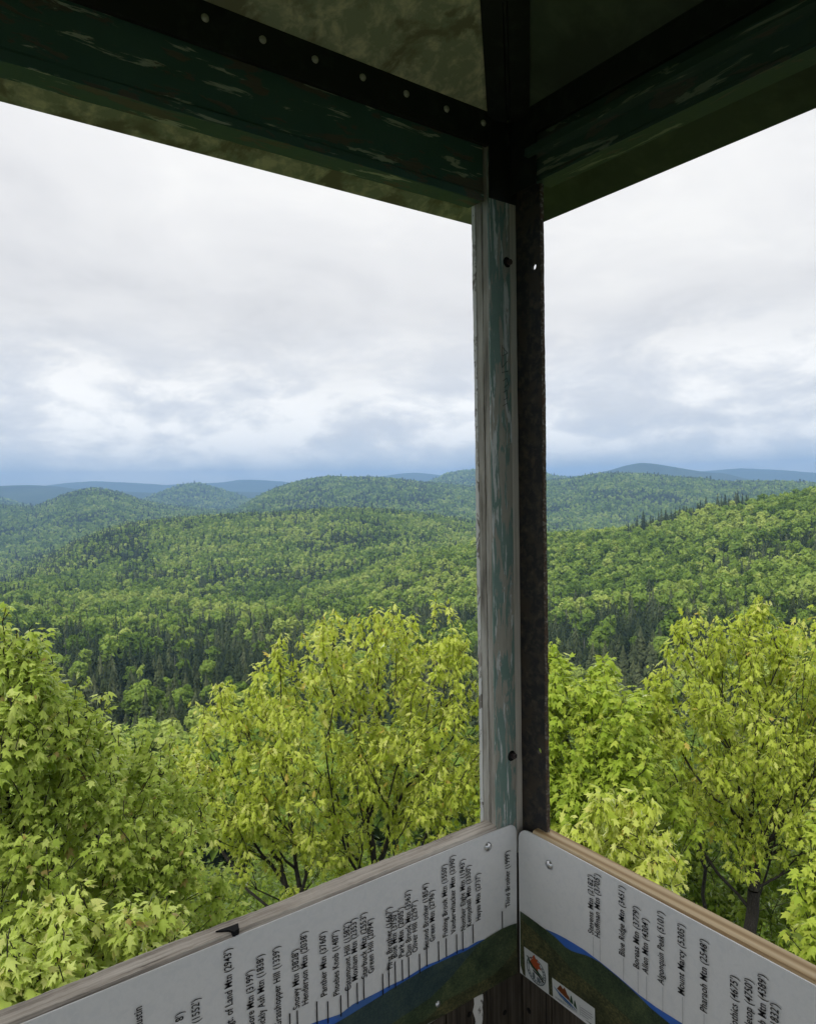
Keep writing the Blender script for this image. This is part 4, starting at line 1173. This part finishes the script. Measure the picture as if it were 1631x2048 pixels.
    o = link('crown', mesh_np('crown', Vv, Ff, np.repeat(tint[ix], len(F))), M[T['mat']], root); o['kind'] = 'stuff'
    protos = []
    for q in range(7):
        me = mesh_np('leaf', S, F, np.full(len(F), .15 + .125 * q)); me.materials.append(M[T['mat']]); protos.append(me)
    for i in ch:
        q = int(np.clip(round((tint[i] - .15) / .125), 0, 6)); lo = bpy.data.objects.new('leaf', protos[q]); COL.objects.link(lo); lo.parent = root
        mm = np.eye(4); mm[:3, 0] = bb[i] * s[i] * wid[i]; mm[:3, 1] = t[i] * s[i]; mm[:3, 2] = nn[i] * s[i] * curl[i]; mm[:3, 3] = pos[i] - base
        lo.matrix_local = Matrix(mm.tolist())
    return len(ix) * len(F)


print('near tree faces', [grow(T, 300 + i) for i, T in enumerate(NEAR)])

# low shrubs on the summit under the trees
nb = 1100; ang = AZ0 + RNG.uniform(-.75, .75, nb); rad_ = RNG.uniform(6.5, 62, nb)
bx, by = rad_ * np.cos(ang), rad_ * np.sin(ang); bz = ground_z(bx, by); acc = []
for i in range(nb):
    n = 220; d = unit(RNG.normal(size=(n, 3))); d[:, 2] = np.abs(d[:, 2])
    g_ = 1 + max(0, rad_[i] - 14) * .035
    P = np.array([bx[i], by[i], bz[i]]) + d * RNG.uniform(.3, 1, (n, 1)) * np.array([1.0, 1.0, RNG.uniform(.7, 1.9)]) * g_
    acc.append(tris_at(P, d, .13 * g_, RNG))
tri = np.concatenate(acc); n = len(tri)
o = link('undergrowth', mesh_np('undergrowth', tri.reshape(-1, 3), np.arange(n * 3).reshape(-1, 3), np.clip(RNG.normal(.4, .2, n), 0, 1)), M['leaf_shade'])
tag(o, 'low green undergrowth on the summit beneath the nearest trees', 'undergrowth', kind='stuff')

# ------------------------------------------------------------------ forest objects: the largest in view one by one, the rest joined
cover = np.zeros((2048 // 8 + 1, 1631 // 8 + 1), bool)
gy, gx = np.mgrid[0:cover.shape[0], 0:cover.shape[1]] * 8
for T in NEAR:
    for px, py, r in T['lobes']: cover |= (gx - px) ** 2 + (gy - py) ** 2 < (r * .92) ** 2
cover |= (gx > 950) & (gx < 1086); cover |= gy > sill_y(gx)
topx, topy, dep = project(np.stack([tx, ty, tz + 11 * scl], 1))
okf = (topx > 8) & (topx < 1622) & (topy > 900) & (topy < 2040)
vis = okf.copy(); vis[okf] = ~cover[(topy[okf] // 8).astype(int), (topx[okf] // 8).astype(int)]
vis &= rr_ < 800
size_px = 8 * scl / rr_
solo = np.zeros(len(rr_), bool)
for kind in (False, True):
    ix = np.nonzero(vis & (con == kind))[0]; ix = ix[np.argsort(-size_px[ix])][:300]; solo[ix] = True

SOLO = {}
def solo_mesh(l, c, v, hq):
    key = (l, c, v, hq)
    if key not in SOLO:
        T, dt = TEMPL[l][1 if c else 0][v]; tk = trunk_tris(8 if not c else 6.5, .18); tri = np.concatenate([T, tk]); n = len(tri)
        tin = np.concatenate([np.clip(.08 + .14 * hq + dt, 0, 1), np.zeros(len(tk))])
        me = mesh_np('conifer_tree' if c else 'broadleaf_tree', tri.reshape(-1, 3), np.arange(3 * n).reshape(-1, 3), tin)
        me.materials.append(M['needle' if c else 'leaf_wood']); me.materials.append(M['bark'])
        mi = np.zeros(n, dtype=np.int32); mi[len(T):] = 1; me.polygons.foreach_set('material_index', mi)
        SOLO[key] = me
    return SOLO[key]


HW = ['deep green', 'dull green', 'mid green', 'fresh green', 'light green', 'pale yellow-green', 'pale yellow-green']
NW = ['blackish', 'blackish', 'dark green', 'dark green', 'grey-green', 'grey-green', 'brownish green']
for i in np.nonzero(solo)[0]:
    c = bool(con[i]); hq = int(np.clip((hue[i] - .08) / .14, 0, 6))
    me = solo_mesh(int(lod[i]), c, int(var[i]), hq)
    nm = 'conifer_tree' if c else 'broadleaf_tree'
    o = bpy.data.objects.new(nm, me); COL.objects.link(o)
    o.location = (tx[i], ty[i], tz[i]); o.rotation_euler = (0, 0, rot[i]); o.scale = (scl[i],) * 3
    hgt_ = 'nearest the tower' if rr_[i] < 150 else 'low in the valley' if rr_[i] < 260 else 'across the valley floor' if rr_[i] < 400 else 'up the far slope'
    q = ppx[i]
    where = hgt_ + (' behind the tall left maple' if q < 150 else ' beyond the slender leader shoots' if q < 400 else ' left of the broad yellow maple' if q < 620 else ' above the broad yellow maple' if q < 800 else ' left of the post' if q < 1000
                    else ' right of the post' if q < 1180 else ' left of the forked maple' if q < 1380 else ' above the forked maple')
    nm_ = (NW[hq] + ' conifer ' if c else HW[hq] + ' broadleaf tree ') + where
    tag(o, nm_, 'tree', nm_.replace('conifer', 'conifers').replace('tree', 'trees'))

# a few bleached dead trunks stand among the conifers
sn = np.nonzero(vis & con & (rr_ > 130) & (rr_ < 330))[0]; sn = sn[RNG.permutation(len(sn))[:16]]
snag = None
for q, i in enumerate(sn):
    if snag is None:
        pts = [np.array([0, 0, 0.0]), np.array([.1, 0, 6]), np.array([0, .1, 11]), np.array([.05, 0, 15.5])]; V, F = [], []
        rg = np.random.default_rng(5)
        segs = [(pts[k], pts[k + 1], [.2, .16, .11, .04][k], [.16, .11, .04, .02][k]) for k in range(3)]
        for k in range(16):
            z = 5 + k * .62; a = k * 2.2; b0 = np.array([0.05, 0.05, z]); segs.append((b0, b0 + np.array([math.cos(a), math.sin(a), rg.uniform(-.2, .35)]) * rg.uniform(.6, 1.6), .05, .02))
        for k, (a, b, r0, r1) in enumerate(segs): V.append(tube(a, b, r0, r1, 5)); F.append(np.array([(u, (u + 1) % 5, 5 + (u + 1) % 5, 5 + u) for u in range(5)]) + 10 * k)
        snag = mesh_np('dead_tree', np.concatenate(V), np.concatenate(F)); snag.materials.append(plain('bleached_wood', (0.30, 0.28, 0.26), 0.9))
    o = bpy.data.objects.new('dead_tree', snag); COL.objects.link(o); o.location = (tx[i] + 1.5, ty[i] - 1.0, tz[i]); o.rotation_euler = (.04 * math.sin(q), .05 * math.cos(q), rot[i]); o.scale = (scl[i] * .66,) * 3
    side_ = 'left of the post' if ppx[i] < 1000 else 'right of the post'
    tag(o, 'bare grey dead trunk standing among dark conifers ' + side_, 'dead tree', 'dead trunks ' + side_)

for kind, name, lab in ((False, 'broadleaf_wood', 'mixed green broadleaf forest covering the valley and hills'), (True, 'conifer_wood', 'dark conifers scattered through the far forest')):
    VV, TT = [], []
    for l in range(len(LODS)):
        for v in range(6):
            ix = np.nonzero((con == kind) & (lod == l) & (var == v) & ~solo)[0]
            if l == 0: ix = ix[::1]
            if not len(ix): continue
            T, dt = TEMPL[l][1 if kind else 0][v]
            if l == 0: T, dt = T[::4], dt[::4]
            ca, sa = np.cos(rot[ix]), np.sin(rot[ix]); f = T.reshape(-1, 3)
            if l == 0: f = ((T - T.mean(1, keepdims=True)) * 1.8 + T.mean(1, keepdims=True)).reshape(-1, 3)
            X = (f[None, :, 0] * ca[:, None] - f[None, :, 1] * sa[:, None]) * scl[ix][:, None] + tx[ix][:, None]
            Y = (f[None, :, 0] * sa[:, None] + f[None, :, 1] * ca[:, None]) * scl[ix][:, None] + ty[ix][:, None]
            Z = f[None, :, 2] * scl[ix][:, None] + tz[ix][:, None]
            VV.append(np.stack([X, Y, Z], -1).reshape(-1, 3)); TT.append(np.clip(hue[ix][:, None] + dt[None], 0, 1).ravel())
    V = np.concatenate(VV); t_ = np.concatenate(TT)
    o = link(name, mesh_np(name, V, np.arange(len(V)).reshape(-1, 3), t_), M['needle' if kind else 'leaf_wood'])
    tag(o, lab, 'forest', kind='stuff'); print(name, len(V) // 3)
print('tris', sum(len(o.data.polygons) for o in scene.objects if o.type == 'MESH')); print('trees', len(rr_), 'solo', solo.sum())

# ------------------------------------------------------------------ haze
HAZE_D = 1.65e-4
hb = 12000.0
haze = link('haze', box_mesh('haze', -hb, hb, -hb, hb, -420, 260), None)
tag(haze, 'pale blue haze thickening over the far hills', kind='stuff')
hm = bpy.data.materials.new('haze'); hm.use_nodes = True; t = NT(hm.node_tree)
pv = t.n('ShaderNodeVolumePrincipled', {'Color': (0.38, 0.62, 1.0, 1), 'Density': HAZE_D, 'Anisotropy': 0.0})
t.n('ShaderNodeOutputMaterial', {'Volume': pv.outputs[0]})
haze.data.materials.append(hm)
